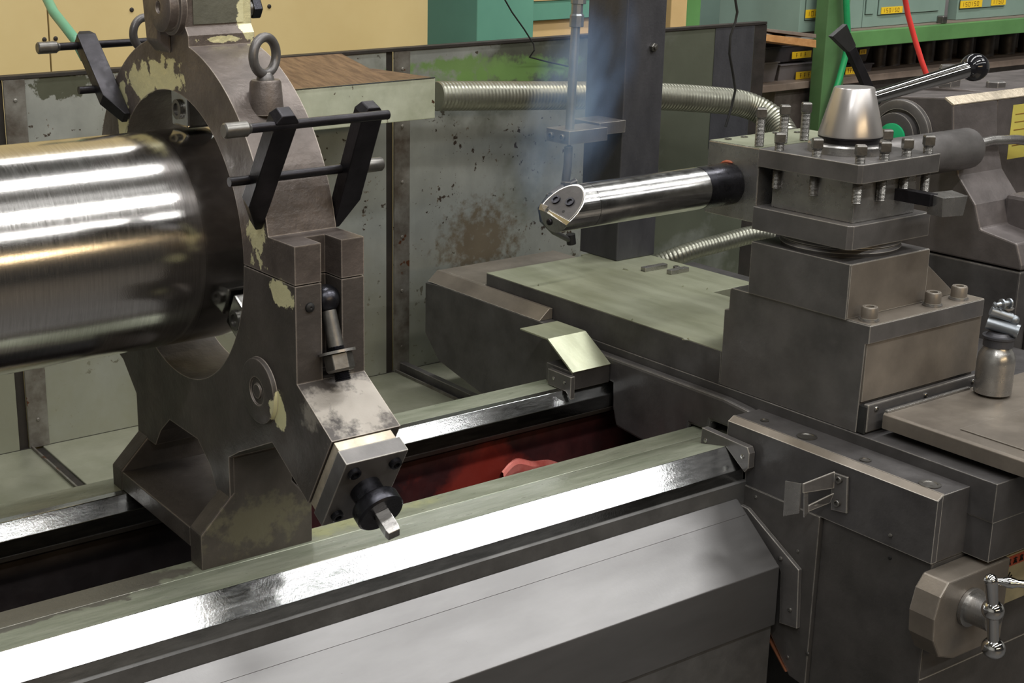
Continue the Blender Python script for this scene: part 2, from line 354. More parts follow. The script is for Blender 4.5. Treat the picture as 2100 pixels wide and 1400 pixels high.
# ================================================================== CARRIAGE
car = thing('lathe_carriage', (2.1, 1.8, .2), 'dark grey lathe carriage with apron and wing plates riding on the ways', 'lathe carriage')
wpr = [(1.282, .645), (1.684, .645), (1.684, .680), (1.720, .7165), (1.735, .7165)]
MB().prism(wpr+[(1.735, .766), (1.282, .766)], 'X', 1.968, 2.10).build('front_wing', 'saddle_paint', car, .0012)
MB().loft([(1.955, y, z) for y, z in wpr+[(1.735, .758), (1.282, .758)]], [(1.9679, y, z) for y, z in wpr+[(1.735, .766), (1.282, .766)]]).build('wing_face', 'saddle_paint', car)
MB().prism([(1.9545, .7585), (1.9675, .767), (1.972, .767), (1.972, .7665), (1.968, .7655), (1.956, .7575)], 'Y', 1.283, 1.734).build('wing_chamfer', 'brown_steel', car)
MB().box(2.038, 2.75, 1.235, 2.60, .7165, .7862).build('cross_way', 'saddle_paint', car, .0015)
MB().box(2.04, 2.75, 1.2355, 1.68, .645, .7163).build('cross_way_skirt', 'saddle_paint', car)
MB().prism([(1.7355, .7165), (1.7355, .7655), (1.80, .772), (2.255, .772), (2.255, .7165), (2.115, .7165), (2.112, .66), (2.10, .62), (1.90, .60), (1.888, .6925), (1.835, .6925), (1.832, .7165)], 'X', 2.012, 2.037).build('bridge', 'saddle_paint', car, .006)
# rear wing
MB().prism([(2.26, .60), (2.26, .80), (2.74, .80), (2.80, .795), (2.80, .66), (2.74, .60), (2.55, .56)], 'X', 2.0, 2.0395).build('rear_wing', 'saddle_paint', car, .002)
MB().prism([(2.605, .60), (2.605, .80), (2.74, .80), (2.80, .795), (2.80, .66), (2.74, .60)], 'X', 2.04, 2.45).build('rear_wing_block', 'saddle_paint', car, .002)
MB().prism([(2.0, .8005), (2.03, .826), (2.0395, .826), (2.0395, .8005)], 'Y', 2.35, 2.79).build('rear_wing_bevel', 'brown_steel', car, .001)
MB().box(2.04, 2.42, 2.606, 2.79, .8005, .826).build('rear_wing_cap', 'brown_steel', car, .003)
# near wiper plate on front way
pp = [W(1441, 876, X=1.940), W(1534, 917, X=1.940), W(1538, 930, X=1.940), W(1536, 960, X=1.940), W(1528, 968, X=1.940), W(1489, 914, X=1.940), W(1476, 914, X=1.940), W(1436, 922, X=1.940)]
wwp = MB().prism([(p.y, p.z) for p in pp], 'X', 1.938, 1.9535).build('way_wiper', 'machine_steel', car, .001)
p1, p2 = W(1447, 903, X=1.938), W(1523, 936, X=1.938)
for p in (p1, p2): round_screw((1.938, p.y, p.z), (-1, 0, 0), .0045, wwp, 'screw', 'bright_steel')
# holes in the wing top
for px, py, r in ((1568, 862, .008), (1655, 895, .018), (1775, 943, .010), (1907, 993, .018)):
    p = W(px, py, Z=.7665); sock((p.x, p.y, .7662), (0, 0, 1), r, car)
# apron
MB().box(1.962, 2.75, 1.284, 1.508, .12, .6445).build('apron', 'apron_cast', car, .004)
MB().prism([(1.507, .6447), (1.507, .30), (1.545, .305), (1.60, .375), (1.60, .45), (1.685, .58), (1.685, .6447)], 'X', 1.953, 1.975).build('apron_side_plate', 'apron_cast', car, .002)
a, b = W(1571, 1300, X=1.95), W(1612, 1377, X=1.95)
MB().prism([(a.y, a.z), (a.y+.003, a.z), (b.y+.003, b.z), (b.y, b.z)], 'X', 1.949, 1.976).build('copper_seal', 'copper_edge', car)
ps = [W(*q, X=1.947) for q in ((1516, 1032), (1535, 1042), (1640, 1168), (1636, 1288), (1600, 1276), (1603, 1172), (1597, 1155), (1512, 1050))]
cwp = MB().prism([(p.y, p.z) for p in ps], 'X', 1.944, 1.9528).build('cover_wiper', 'machine_steel', car, .001)
for px, py in ((1533, 1063), (1601, 1145), (1620, 1250)):
    p = W(px, py, X=1.944); round_screw((1.944, p.y, p.z), (-1, 0, 0), .0045, cwp, 'screw', 'screw_steel')
for px, py in ((1550, 1019), (1511, 1027), (1636, 1130), (1615, 1347), (1656, 1340), (1825, 1098)):
    p = W(px, py, X=1.953); round_screw((1.9535 if px < 1660 else 1.9545, p.y, p.z), (-1, 0, 0), .0038, car, 'screw', 'screw_steel')
p = W(1825, 1143, X=1.962); round_screw((1.9625, p.y, p.z), (-1, 0, 0), .004, car, 'plug', 'black_hole')
# latch bracket
br = [W(*q, X=1.953) for q in ((1708, 967), (1740, 978), (1738, 1052), (1706, 1044))]
sbk = MB().prism([(p.y, p.z) for p in br], 'X', 1.950, 1.9548).build('stop_bracket', 'machine_steel', car, .001)
def quad_plate(pts, th, name, m, par, nrm):
    n = Vector(nrm).normalized()*th
    MB().loft([Vector(p) for p in pts], [Vector(p)+n for p in pts]).build(name, m, par, .0006)
A = W(1710, 966, X=1.95); B = W(1646, 992, X=1.905); C = W(1648, 1062, X=1.905); D = W(1700, 1030, X=1.95); E1 = W(1672, 1025, X=1.93)
quad_plate([A, W(1645, 991, X=1.905), W(1645, 1010, X=1.905), W(1708, 1000, X=1.95)], .003, 'bracket_arm', 'machine_steel', sbk, (0, -1, 0))
quad_plate([W(1655, 989, X=1.915), W(1647, 991, X=1.907), W(1647, 1060, X=1.907), W(1655, 1050, X=1.915)], .003, 'bracket_arm', 'ground_steel', sbk, (0, -1, 0))
quad_plate([W(1708, 1010, X=1.95), W(1655, 1036, X=1.915), W(1655, 1048, X=1.915), D], .003, 'bracket_arm', 'machine_steel', sbk, (0, -1, 0))
quad_plate([W(1612, 985, X=1.90), W(1645, 991, X=1.905), W(1641, 1052, X=1.905), W(1608, 1058, X=1.90)], .003, 'bracket_flag', 'ground_steel', sbk, (-1, 0, 0))
for px, py in ((1722, 983), (1718, 1031)):
    p = W(px, py, X=1.95); cap_screw((1.9505, p.y, p.z), (-1, 0, 0), .0065, .006, sbk)
# front hand wheel block, hub and ball crank
def ycirc(cx_, cz_, r, a0, a1, n): return [(cx_+r*math.cos(math.radians(a0+(a1-a0)*k/n)), cz_+r*math.sin(math.radians(a0+(a1-a0)*k/n))) for k in range(n+1)]
q0, q1 = W(1947, 1195, Y=1.235), W(2028, 1166, Y=1.235)
bx0 = W(1922, 1250, Y=1.235).x; zt = q0.z
blk = [(q1.x+.06, zt+.002), (q0.x, zt), (bx0+.006, zt-.022), (bx0-.004, zt-.06), (bx0, zt-.10), (bx0+.02, zt-.135), (bx0+.06, zt-.15), (q1.x+.06, zt-.15)]
MB().prism(blk, 'Y', 1.235, 1.2835).build('hub_block', 'brown_steel', car, .003)
hc = W(1988, 1243, Y=1.235)
hub = MB().lathe((hc.x, 1.2345, hc.z), (0, -1, 0), [(0, .034), (.006, .034), (.006, .026), (.045, .026), (.047, .022), (.047, 0)], 32).build('hub', 'ground_steel', car, smooth=True)
c1 = W(2036, 1250, Y=1.165); c0 = W(2032, 1190, Y=1.165); c2 = W(2037, 1328, Y=1.165)
crank = MB().ball(c1, .0175).ball(c2, .0185).ball(c0, .011).tube([c2, c1, c0], [.009, .0085, .0105], 16).cyl((hc.x, 1.19, hc.z), c1, .012).build('ball_crank', 'chrome', car, smooth=True)
h0 = c0; h1 = h0+Vector((.07, -.06, -.005))
MB().lathe(h0, h1-h0, [(0, .005), (.018, .0065), (.024, .009), (.032, .009), (.04, .006), (.11, .009)], 16).build('crank_lever', 'chrome', crank, smooth=True)
# notice plate on the apron (orange header, palm-like drawing)
PY = 1.2815
z1 = W(2046, 1150, Y=PY); z0 = W(2048, 1243, Y=PY); xw = z1.x
npl = MB().box(xw, xw+.10, PY, PY+.003, z0.z, z1.z+.002).build('notice_plate', 'plate_white', car, .001)
MB().box(xw+.002, xw+.098, PY-.001, PY, z1.z-.020, z1.z-.001).build('notice_header', 'plate_red', npl)
def glyph(x, y, z, h, strokes, m, par, name='lettering', t=.0009, dy=-.0009):
    g = MB()
    for (a0, b0, a1, b1) in strokes:
        P = Vector((x+a0*h, y, z+b0*h)); Q = Vector((x+a1*h, y, z+b1*h)); d = (Q-P).normalized(); n = Vector((-d.z, 0, d.x))*t
        g.loft([P-n, Q-n, Q+n, P+n], [v+Vector((0, dy, 0)) for v in (P-n, Q-n, Q+n, P+n)])
    return g.build(name, m, par)
han = [(0, .8, .8, .8), (.4, 1, .4, 0), (.1, .5, .7, .5), (0, 0, .35, .45), (.45, .45, .8, 0), (.05, .25, .75, .25)]
for k in range(5): glyph(xw+.010+k*.018, PY-.0012, z1.z-.0165, .012, han, 'black_hole', npl)
leafs = []
for k in range(9):
    a_ = math.radians(20+k*40); leafs.append((0, 0, math.cos(a_), math.sin(a_)))
glyph(xw+.034, PY-.0002, z1.z-.045, .015, leafs, 'black_hole', npl, 'leaf_drawing', .0014)
glyph(xw+.022, PY-.0002, z1.z-.072, .013, leafs[:6], 'black_hole', npl, 'leaf_drawing', .0016)
MB().box(1.962, 2.75, 1.2825, 1.2845, .424, .4255).build('apron_seam', 'brown_steel', car)

# rear way wiper assembly
rw = [(1.885, 2.125), (2.005, 2.21)]
MB().box(1.905, 2.012, 2.125, 2.21, .7148, .757).build('rear_wiper_block', 'saddle_paint', car, .002)
MB().prism([(2.121, .758), (2.205, .812), (2.30, .812), (2.30, .809), (2.207, .809), (2.124, .755)], 'X', 1.903, 2.011).build('chip_deflector', 'slide_top', car)
MB().prism([(2.19, .7142), (2.19, .75), (2.115, .75), (2.115, .70), (2.13, .7142)], 'X', 1.893, 1.9045).build('rear_wiper', 'machine_steel', car, .001)
for y in (2.135, 2.17): round_screw((1.893, y, .733), (-1, 0, 0), .004, car, 'screw', 'bright_steel')

# ================================================================== CROSS SLIDE
cs = thing('cross_slide', (2.2, 2.0, .786), 'cross slide with olive-sheened flat top and tall dark pedestal under the tool post', 'cross slide')
MB().box(2.041, 2.361, 1.841, 2.60, .7865, .8555).build('slide_plate', 'saddle_paint', cs, .0012)
MB().box(2.0413, 2.3607, 1.83, 2.5995, .8556, .8568).build('slide_top_face', 'slide_top', cs)
MB().box(2.363, 2.505, 2.17, 2.62, .80, .8555).build('rear_plate', 'slide_top', cs, .0012)
MB().box(2.352, 2.40, 1.84, 2.60, .7865, .84).build('gib_strip', 'saddle_paint', cs, .001)
MB().prism([(1.515, .7868), (1.512, .955), (1.505, .957), (1.505, .99), (1.825, .99), (1.829, .985), (1.829, .945), (1.840, .943), (1.840, .7868)], 'X', 2.041, 2.368).build('pedestal', 'machine_steel', cs, .0012)
MB().box(2.043, 2.372, 1.5095, 1.516, .846, .9565).build('pedestal_front', 'brown_steel', cs, .001)
MB().box(2.044, 2.3675, 1.506, 1.56, .9902, .9912).build('flange_top', 'brown_steel', cs)
MB().box(2.037, 2.258, 1.555, 1.781, .9903, 1.093).build('pedestal_block', 'machine_steel', cs, .0012)
MB().box(2.039, 2.257, 1.5535, 1.5548, .992, 1.092).build('block_front', 'brown_steel', cs)
MB().prism([(2.2585, .9914), (2.2585, 1.062), (2.266, 1.058), (2.355, .9914)], 'Y', 1.558, 1.75).build('gusset', 'brown_steel', cs, .001)
for px, py in ((1782, 655), (1912, 625), (1966, 607)):
    p = W(px, py, Z=.9915)
    y = 1.5295
    x = W(px, py, Y=y).x
    MB().lathe((x, y, .9913), (0, 0, 1), [(0, .0175), (.003, .0175), (.003, .0155), (.005, .0155)], 24).build('washer', 'ground_steel', cs, smooth=True)
    cap_screw((x, y, .9963), (0, 0, 1), .0145, .021, cs, 'brown_steel')
# way wiper at the pedestal foot
MB().box(2.046, 2.36, 1.497, 1.508, .790, .844).build('slide_wiper', 'machine_steel', cs, .003)
MB().box(2.0425, 2.0475, 1.499, 1.515, .788, .840).build('wiper_felt', 'rubber', cs, .001)
for px, py in ((1797, 838), (1898, 810), (1995, 782)):
    p = W(px, py, Y=1.497); round_screw((p.x, 1.4968, p.z), (0, -1, 0), .005, cs, 'screw', 'bright_steel')
# cover plates in front of the pedestal
MB().prism([(2.068, .800), (2.068, .826), (2.072, .830), (2.62, .830), (2.62, .800)], 'Y', .95, 1.482).build('way_cover', 'brown_steel', cs, .001)
MB().box(2.105, 2.58, .95, 1.355, .8303, .8325).build('cover_inset', 'brown_steel', cs, .0008)
MB().box(2.10, 2.6, 1.0, 1.48, .787, .7995).build('cover_core', 'saddle_paint', cs)
MB().box(2.072, 2.31, 1.4755, 1.4818, .8302, .8345).build('cover_lip', 'ground_steel', cs, .0006)
# stop clips on the slide end
for (x, y, l) in ((2.405, 2.40, .075), (2.43, 2.345, .06)):
    MB().box(x-l/2, x+l/2, y-.008, y+.008, .8557, .866).build('stop_clip', 'ground_steel', cs, .001)
cap_screw((2.45, 2.37, .8557), (0, 0, 1), .008, .008, cs)

# ================================================================== TOOL POST
tp = thing('tool_post', (2.148, 1.666, 1.093), 'square four-way tool post with rows of clamp screws and a steel cone nut', 'tool post')
MB().lathe((2.146, 1.667, 1.0935), (0, 0, 1), [(0, .104), (.008, .108), (.014, .104), (.0175, .108), (.024, .106)], 48).build('turntable', 'saddle_paint', tp, smooth=True)
MB().prism([(2.033, 1.565), (2.041, 1.557), (2.253, 1.557), (2.253, 1.78), (2.033, 1.78)], 'Z', 1.118, 1.162).build('lower_plate', 'machine_steel', tp, .0012)
MB().box(2.056, 2.226, 1.573, 1.757, 1.1622, 1.2378).build('core', 'ground_steel', tp, .0015)
MB().prism([(2.037, 1.557), (2.043, 1.551), (2.255, 1.551), (2.255, 1.78), (2.037, 1.78)], 'Z', 1.238, 1.272).build('upper_plate', 'machine_steel', tp, .0012)
def sq_screw(x, y, top, zlow):
    csw = MB().thread((x, y, zlow), (x, y, top-.017), .0088).build('clamp_screw', 'screw_steel', tp, smooth=False)
    MB().hexa((x, y, top-.018), (0, 0, 1), .0125, .018, 4, PI/4+.1).lathe((x, y, top-.021), (0, 0, 1), [(0, .008), (.003, .0105)], 16).build('screw_head', 'screw_steel', csw, .0008)
for (px, py, Y_, zt_) in ((1650, 279, 1.745, 1.305), (1706, 283, 1.66, 1.305), (1767, 295, 1.567, 1.305)):
    sq_screw(2.053, Y_, zt_, 1.200)
for X_ in (2.118, 2.180, 2.240): sq_screw(X_, 1.567, 1.305, 1.198)
sq_screw(2.240, 1.655, 1.305, 1.18); sq_screw(2.240, 1.72, 1.305, 1.18)
for X_ in (2.055, 2.12, 2.18): sq_screw(X_, 1.795, 1.346, 1.273)
cx_, cy_ = 2.150, 1.667
MB().lathe((cx_, cy_, 1.2722), (0, 0, 1), [(0, .073), (.014, .073), (.017, .070)], 40).build('base_ring', 'ground_steel', tp, smooth=True)
MB().lathe((cx_, cy_, 1.2893), (0, 0, 1), [(0, .052), (.008, .052), (.009, .0565), (.012, .0565)], 40).build('collar', 'black_steel', tp, smooth=True)
MB().lathe((cx_, cy_, 1.3015), (0, 0, 1), [(0, .0565), (.004, .0565), (.086, .0355), (.088, .034), (.088, 0)], 48).build('cone_nut', 'cone_steel', tp, smooth=True)
bl = W(1998, 138, Y=1.60); l0 = Vector((cx_+.02, cy_-.012, 1.366))
dd = (bl-l0)
lev = MB().lathe(l0, dd, [(0, .0115), (dd.length-.03, .0155), (dd.length-.02, .0155)], 24).build('lever', 'chrome', tp, smooth=True)
MB().ball(bl, .0262, 32).build('ball_knob', 'black_plastic', lev, smooth=True)

# ================================================================== BORING BAR AND HOLDER
hol = thing('bar_holder', (2.15, 1.85, 1.13), 'heavy steel block clamped in the tool post that carries the boring bar', 'tool holder')
MB().box(2.041, 2.30, 1.7805, 1.908, 1.128, 1.2712).build('holder_block', 'ground_steel', hol, .002)
MB().box(2.043, 2.299, 1.782, 1.9065, 1.2713, 1.2722).build('holder_top', 'slide_top', hol)
for (x, y) in ((2.075, 1.89), (2.12, 1.89), (2.165, 1.89), (2.21, 1.89), (2.25, 1.87)): sock((x, y, 1.2724), (0, 0, 1), .007, hol)
MB().tube([(2.0395, 1.851+.0425*math.cos(a_), 1.194+.0425*math.sin(a_)) for a_ in (1.0, 1.2, 1.4, 1.6, 1.75)], [.001, .0028, .0034, .003, .001], 8).build('paste_smear', 'copper_paste', hol)
bb = thing('boring_bar', (1.85, 1.851, 1.194), 'polished round boring bar reaching from the tool post toward the shaft', 'boring bar')
YB, ZB, RB = 1.851, 1.194, .0405
MB().lathe((1.678, YB, ZB), (1, 0, 0), [(0, RB), (.30, RB), (.305, RB+.0002), (.3615, RB+.0002)], 56).build('bar', 'bright_steel', bb, smooth=True)
MB().lathe((1.955, YB, ZB), (1, 0, 0), [(0, RB+.0004), (.085, RB+.0004)], 56, False).build('dark_sleeve', 'blued_steel', bb, smooth=True)
# head: round section with the end cut back by a slanting seat
xe_, zc_ = 1.603, -.012
def endx(y, z): return xe_+max(0., (z-zc_)*1.0-y*.22)
n_ = 64; c_ = [(math.cos(2*PI*k/n_)*RB, math.sin(2*PI*k/n_)*RB) for k in range(n_)]
g = MB(); A_ = [g.bm.verts.new((1.6775, YB+y, ZB+z)) for y, z in c_]; B_ = [g.bm.verts.new((endx(y, z), YB+y, ZB+z)) for y, z in c_]
for k in range(n_): g.bm.faces.new((A_[k], A_[(k+1) % n_], B_[(k+1) % n_], B_[k]))
g.bm.faces.new(A_)
up_ = [k for k in range(n_) if endx(*c_[k]) > xe_+1e-5]
k0 = next(k for k in up_ if (k-1) % n_ not in up_); k1 = next(k for k in up_ if (k+1) % n_ not in up_)
loopu = []; k = (k0-1) % n_
while True:
    loopu.append(B_[k])
    if k == (k1+1) % n_: break
    k = (k+1) % n_
loopd = []; k = (k1+1) % n_
while True:
    loopd.append(B_[k])
    if k == (k0-1) % n_: break
    k = (k+1) % n_
g.bm.faces.new(loopu); g.bm.faces.new(loopd)
head = g.build('bar_head', 'bright_steel', bb, .0005)
nrm_ = Vector((-1, -.22, 1)).normalized()
def seat(y, z, h=.0): return Vector((endx(y, z), YB+y, ZB+z))+nrm_*h
g = MB(); poly = [(c_[k][0]*.93, c_[k][1]*.93) for k in up_][::2]
g.loft([seat(*p) for p in poly], [seat(*p, .0015) for p in poly]); g.build('milled_seat', 'saddle_paint', head, .0003)
for p in ((.018, .012), (-.012, .012)):
    MB().lathe(seat(*p, .0012), nrm_, [(0, .0088), (.0035, .0085), (.0035, .005), (.001, .0045), (.001, 0)], 20).build('insert_screw', 'blued_steel', head, smooth=True)
MB().lathe(seat(-.012, -.003, .0012), nrm_, [(0, .003), (.0006, .003)], 12).build('coolant_hole', 'black_hole', head)
MB().loft([seat(.022, .000, .001), seat(.036, .002, .001), seat(.036, -.008, .001), seat(.024, -.010, .001)], [seat(.022, .000, .005), seat(.0405, .002, .005), seat(.0405, -.009, .005), seat(.024, -.010, .005)]).build('cutting_insert', 'ground_steel', head, .0005)
round_screw((xe_-.0003, YB+.012, ZB-.024), (-1, 0, 0), .0065, head, 'screw', 'black_steel')
MB().lathe((2.42, YB, ZB-.002), (1, 0, 0), [(0, .038), (.02, .045), (.36, .045), (.368, .040), (.368, .0)], 40).build('bar_tail', 'machine_steel', bb, smooth=True)
MB().cyl((2.30, YB, ZB), (2.43, YB, ZB), .03).build('tail_neck', 'machine_steel', bb, smooth=True)
MB().lathe((2.788, YB, ZB+.004), (1, 0, 0), [(0, .008), (.012, .008), (.012, .0065), (.03, .0065)], 16).build('hose_nipple', 'bright_steel', bb, smooth=True)
MB().tube([(2.818, YB, 1.198), (2.86, YB-.004, 1.202), (2.94, YB-.01, 1.198), (3.04, YB-.02, 1.182), (3.14, YB-.04, 1.16)], .011, 14).build('coolant_tube', 'ground_steel', bb, smooth=True)

tt = thing('turning_tool', (2.2, 1.5, 1.17), 'small square-shank turning tool sticking out of the tool post side', 'turning tool')
MB().box(2.165, 2.186, 1.50, 1.5775, 1.192, 1.214).build('shank', 'black_steel', tt, .001)
MB().loft([(2.172, 1.478, 1.176), (2.232, 1.478, 1.172), (2.232, 1.512, 1.172), (2.176, 1.512, 1.176)], [(2.168, 1.478, 1.211), (2.240, 1.478, 1.207), (2.246, 1.515, 1.211), (2.176, 1.515, 1.214)]).build('tool_head', 'ground_steel', tt, .001)

# ================================================================== OIL BOTTLE
ob = thing('oil_bottle', (2.33, 1.437, .8305), 'small dented aluminium oiler bottle with grey nozzle cap beside the pedestal', 'oil bottle')
bx, by, bz = 2.318, 1.437, .8325
MB().lathe((bx, by, bz), (0, 0, 1), [(0, .028), (.003, .0325), (.062, .0325), (.074, .0315), (.084, .0265), (.089, .0235), (.094, .0225)], 40).build('bottle_body', 'ground_steel', ob, smooth=True)
MB().lathe((bx, by, bz+.092), (0, 0, 1), [(0, .0255), (.014, .0255), (.016, .028), (.02, .028), (.021, .022), (.026, .018), (.026, 0)], 32).build('screw_cap', 'column_steel', ob, smooth=True)
MB().cyl((bx-.010, by+.020, bz+.134), (bx+.012, by-.022, bz+.124), .0125).build('pump_barrel', 'pipe_zinc', ob, smooth=True)
MB().lathe((bx+.012, by-.022, bz+.124), (.45, -.87, -.2), [(0, .0135), (.006, .0135), (.006, .008), (0, .0075), (0, 0)], 24).build('nozzle_collar', 'pipe_zinc', ob, smooth=True)
MB().cyl((bx-.012, by+.014, bz+.158), (bx+.012, by-.012, bz+.146), .009).ball((bx+.014, by-.016, bz+.143), .0095, 16).build('upper_barrel', 'pipe_zinc', ob, smooth=True)
MB().lathe((bx+.010, by-.004, bz+.150), (0, 0, 1), [(0, .005), (.010, .005), (.011, .010), (.014, .011), (.0155, .0)], 20).build('filler_knob', 'ground_steel', ob, smooth=True)
MB().lathe((bx-.022, by+.004, bz+.172), (.8, -.3, .05), [(0, .003), (.003, .006), (.006, .003), (.014, .0045), (.016, .0095), (.019, .0095), (.021, .005), (.030, .005), (.031, .009), (.034, .009)], 18).build('trigger_spool', 'pipe_zinc', ob, smooth=True)

# ================================================================== STEADY REST
st = thing('steady_rest', (.99, 2.005, .688), 'big brown cast iron steady rest ring with chipped cream paint around the shaft', 'steady rest')
CY, CZ = 2.005, 1.205
RO, RI = .320, .238
def arc(r, a0, a1, n): return [(CY+r*math.cos(math.radians(a0+(a1-a0)*k/n)), CZ+r*math.sin(math.radians(a0+(a1-a0)*k/n))) for k in range(n+1)]
def upper(slot):
    yl = 1.66 if slot else 1.615
    P = [(yl, CZ+.001), (yl, 1.262), (1.690, 1.262)]+arc(RO, 168, 104, 20)+[(1.928, 1.532), (1.9375, 1.545), (1.9375, 1.78), (2.0725, 1.78), (2.0725, 1.545), (2.082, 1.532)]+arc(RO, 76, 12, 20)+[(2.320, 1.262), (2.395, 1.262), (2.395, CZ+.001)]
    return P+arc(RI, .3, 179.7, 48)
def halfcast(fn, name, m):
    o = MB().prism(fn(False), 'X', .930, 1.045).build(name, m, st)
    z0, z1 = (CZ-.02, 1.29) if name == 'upper_ring' else (1.0603, CZ+.02)
    wp = Vector(o['_w'])
    g = MB().box(.973, 1.007, 1.58, 1.66, z0, z1); bmesh.ops.recalc_face_normals(g.bm, faces=g.bm.faces)
    me = bpy.data.meshes.new('slot_tool'); g.bm.to_mesh(me); g.bm.free(); me.transform(Matrix.Translation(-wp))
    c = bpy.data.objects.new('slot_tool', me); COL.objects.link(c); c.parent = o.parent
    md = o.modifiers.new('slot', 'BOOLEAN'); md.operation = 'DIFFERENCE'; md.object = c; md.solver = 'EXACT'
    bpy.context.view_layer.update()
    nm = bpy.data.meshes.new_from_object(o.evaluated_get(bpy.context.evaluated_depsgraph_get()))
    o.modifiers.clear(); o.data = nm; nm.name = name
    bpy.data.objects.remove(c); bpy.data.meshes.remove(me)
    return o
halfcast(upper, 'upper_ring', 'steady_cast')
def armp(r, pp_, s=-1): return (CY+s*.866*r+s*.5*pp_, CZ-.5*r+.866*pp_)
def lower(slot):
    P = [(1.615, CZ-.001), (1.615, 1.060)]
    if slot: P = [(1.66, CZ-.001), (1.66, 1.0605), (1.615, 1.060)]
    P += [armp(.52, .0675), armp(.52, -.0675), armp(.40, -.0675), (1.800, .895), (1.838, .873), (1.838, .80), (1.885, .80), (1.905, .835), (1.95, .868), (2.06, .868), (2.10, .835), (2.125, .80),
          (2.2, .80), (2.200, .875), (2.254, .926), armp(.40, -.0675, 1), armp(.52, -.0675, 1), armp(.52, .0675, 1), (2.395, 1.060), (2.395, CZ-.001)]
    return P+arc(RI, -.3, -179.7, 48)
halfcast(lower, 'lower_casting', 'steady_lower')
# arm end plates, screws and gland of the front jaw
def AP(r, q, x): return Vector((x, CY-.866*r-.5*q, CZ-.5*r+.866*q))
for (r0, r1, q, xa, xb, m, nm) in ((.521, .537, .066, .933, 1.028, 'pale_plate', 'packing_plate'), (.5375, .563, .068, .930, 1.033, 'machine_steel', 'end_plate')):
    epl = MB().loft([AP(r0, q, xa), AP(r0, q, xb), AP(r0, -q, xb), AP(r0, -q, xa)], [AP(r1, q, xa), AP(r1, q, xb), AP(r1, -q, xb), AP(r1, -q, xa)]).build(nm, m, st, .001)
dA = (AP(1, 0, 0)-AP(0, 0, 0)).normalized()
for (x, q) in ((.948, .047), (1.016, .047), (.948, -.047), (1.016, -.047)):
    cap_screw(AP(.5632, q, x), dA, .0095, .007, epl, 'blued_steel')
xg = .982
MB().lathe(AP(.563, 0, xg), dA, [(0, .024), (.026, .023), (.026, .034), (.029, .036), (.046, .036), (.049, .033), (.049, .012), (.04, .011), (.04, 0)], 40).build('gland_collar', 'blued_steel', st, smooth=True)
g0, g1 = AP(.600, 0, xg), AP(.648, 0, xg)
MB().hexa(g0, dA, .0145, .048, 4, .25).build('square_spindle', 'ground_steel', st, .0008)
# jaws
for ang in (90, 210, 330):
    d = Vector((0, math.cos(math.radians(ang)), math.sin(math.radians(ang))))
    c = Vector((.985, CY, CZ)); t = Vector((1, 0, 0)).cross(d)
    def jp(r, a_, x): return c+d*r+t*a_+Vector((x-.985, 0, 0))
    jw = MB().loft([jp(.178, a_, x) for (a_, x) in ((-.03, .946), (-.03, .998), (.03, .998), (.03, .946))], [jp(.245, a_, x) for (a_, x) in ((-.03, .946), (-.03, .998), (.03, .998), (.03, .946))]).build('jaw', 'bright_steel', st, .004)
    MB().lathe(c+d*.206+Vector((-.0392, 0, 0)), (-1, 0, 0), [(0, .016), (.005, .016), (.005, .010), (.001, .010), (.001, 0)], 28).build('jaw_screw', 'screw_steel', jw, smooth=True)
    if ang == 210:
        MB().lathe(c+d*.178+t*.0, d, [(0, .03), (.01, .03)], 20).build('jaw_roller', 'bright_steel', jw, smooth=True)
# pivot bosses
pc = W(536, 800, X=.93)
MB().lathe((.9298, pc.y, pc.z), (-1, 0, 0), [(0, .052), (.007, .050), (.008, .047), (.008, .022), (.005, .021), (.005, .012), (.008, .011), (.008, 0)], 40).build('pivot_boss', 'steady_lower', st, smooth=True)
pc = W(329, 14, X=.905)
MB().lathe((.93, pc.y, pc.z), (-1, 0, 0), [(0, .044), (.010, .044), (.012, .039), (.026, .038), (.029, .034), (.029, .010), (.025, .008), (.025, 0)], 40).build('hinge_boss', 'steady_cast', st, smooth=True)
MB().loft([(.930, 1.99, 1.50), (.930, 2.05, 1.50), (.930, 2.065, 1.62), (.930, 1.985, 1.62)], [(.912, 2.00, 1.52), (.912, 2.045, 1.52), (.912, 2.06, 1.62), (.912, 1.99, 1.62)]).build('boss_web', 'steady_cast', st, .004)
MB().box(.944, 1.031, 1.9362, 1.9372, 1.548, 1.78).build('painted_face', 'steady_paint', st)
# hex bolt beside the top arm
hb = W(506, 18, X=1.048)
MB().lathe((1.0455, hb.y, hb.z), (1, 0, 0), [(0, .013), (.008, .013)], 24).build('bolt_washer', 'screw_steel', st, smooth=True)
MB().hexa((1.0537, hb.y, hb.z), (1, 0, 0), .017, .016, 6, .3).build('hex_bolt', 'blued_steel', st, .001)
# eye bolts with bosses
def eyebolt(y, z, tilt, rot):
    ebb = MB().lathe((.985, y, z-.085), (0, 0, 1), [(0, .027), (.046, .0235), (.05, .021), (.05, 0)], 32).build('eye_bolt_boss', 'steady_cast', st, smooth=True)
    cc = Vector((.985, y, z)); a_ = Vector((math.cos(rot), math.sin(rot), 0)); u = Vector((0, 0, 1))
    MB().tube([cc+(a_*math.cos(k*PI/20)+u*math.sin(k*PI/20))*.0265 for k in range(40)], .0072, 14, True).build('eye_ring', 'machine_steel', ebb, smooth=True)
    MB().lathe((.985, y, z-.0365), (0, 0, 1), [(0, .0135), (.006, .0125), (.012, .008)], 24).build('eye_shank', 'machine_steel', ebb, smooth=True)
e = W(543, 114, X=.985); eyebolt(e.y, e.z, 0, math.radians(22))
e = W(298, 68, X=.985); eyebolt(e.y, e.z, 0, math.radians(15))
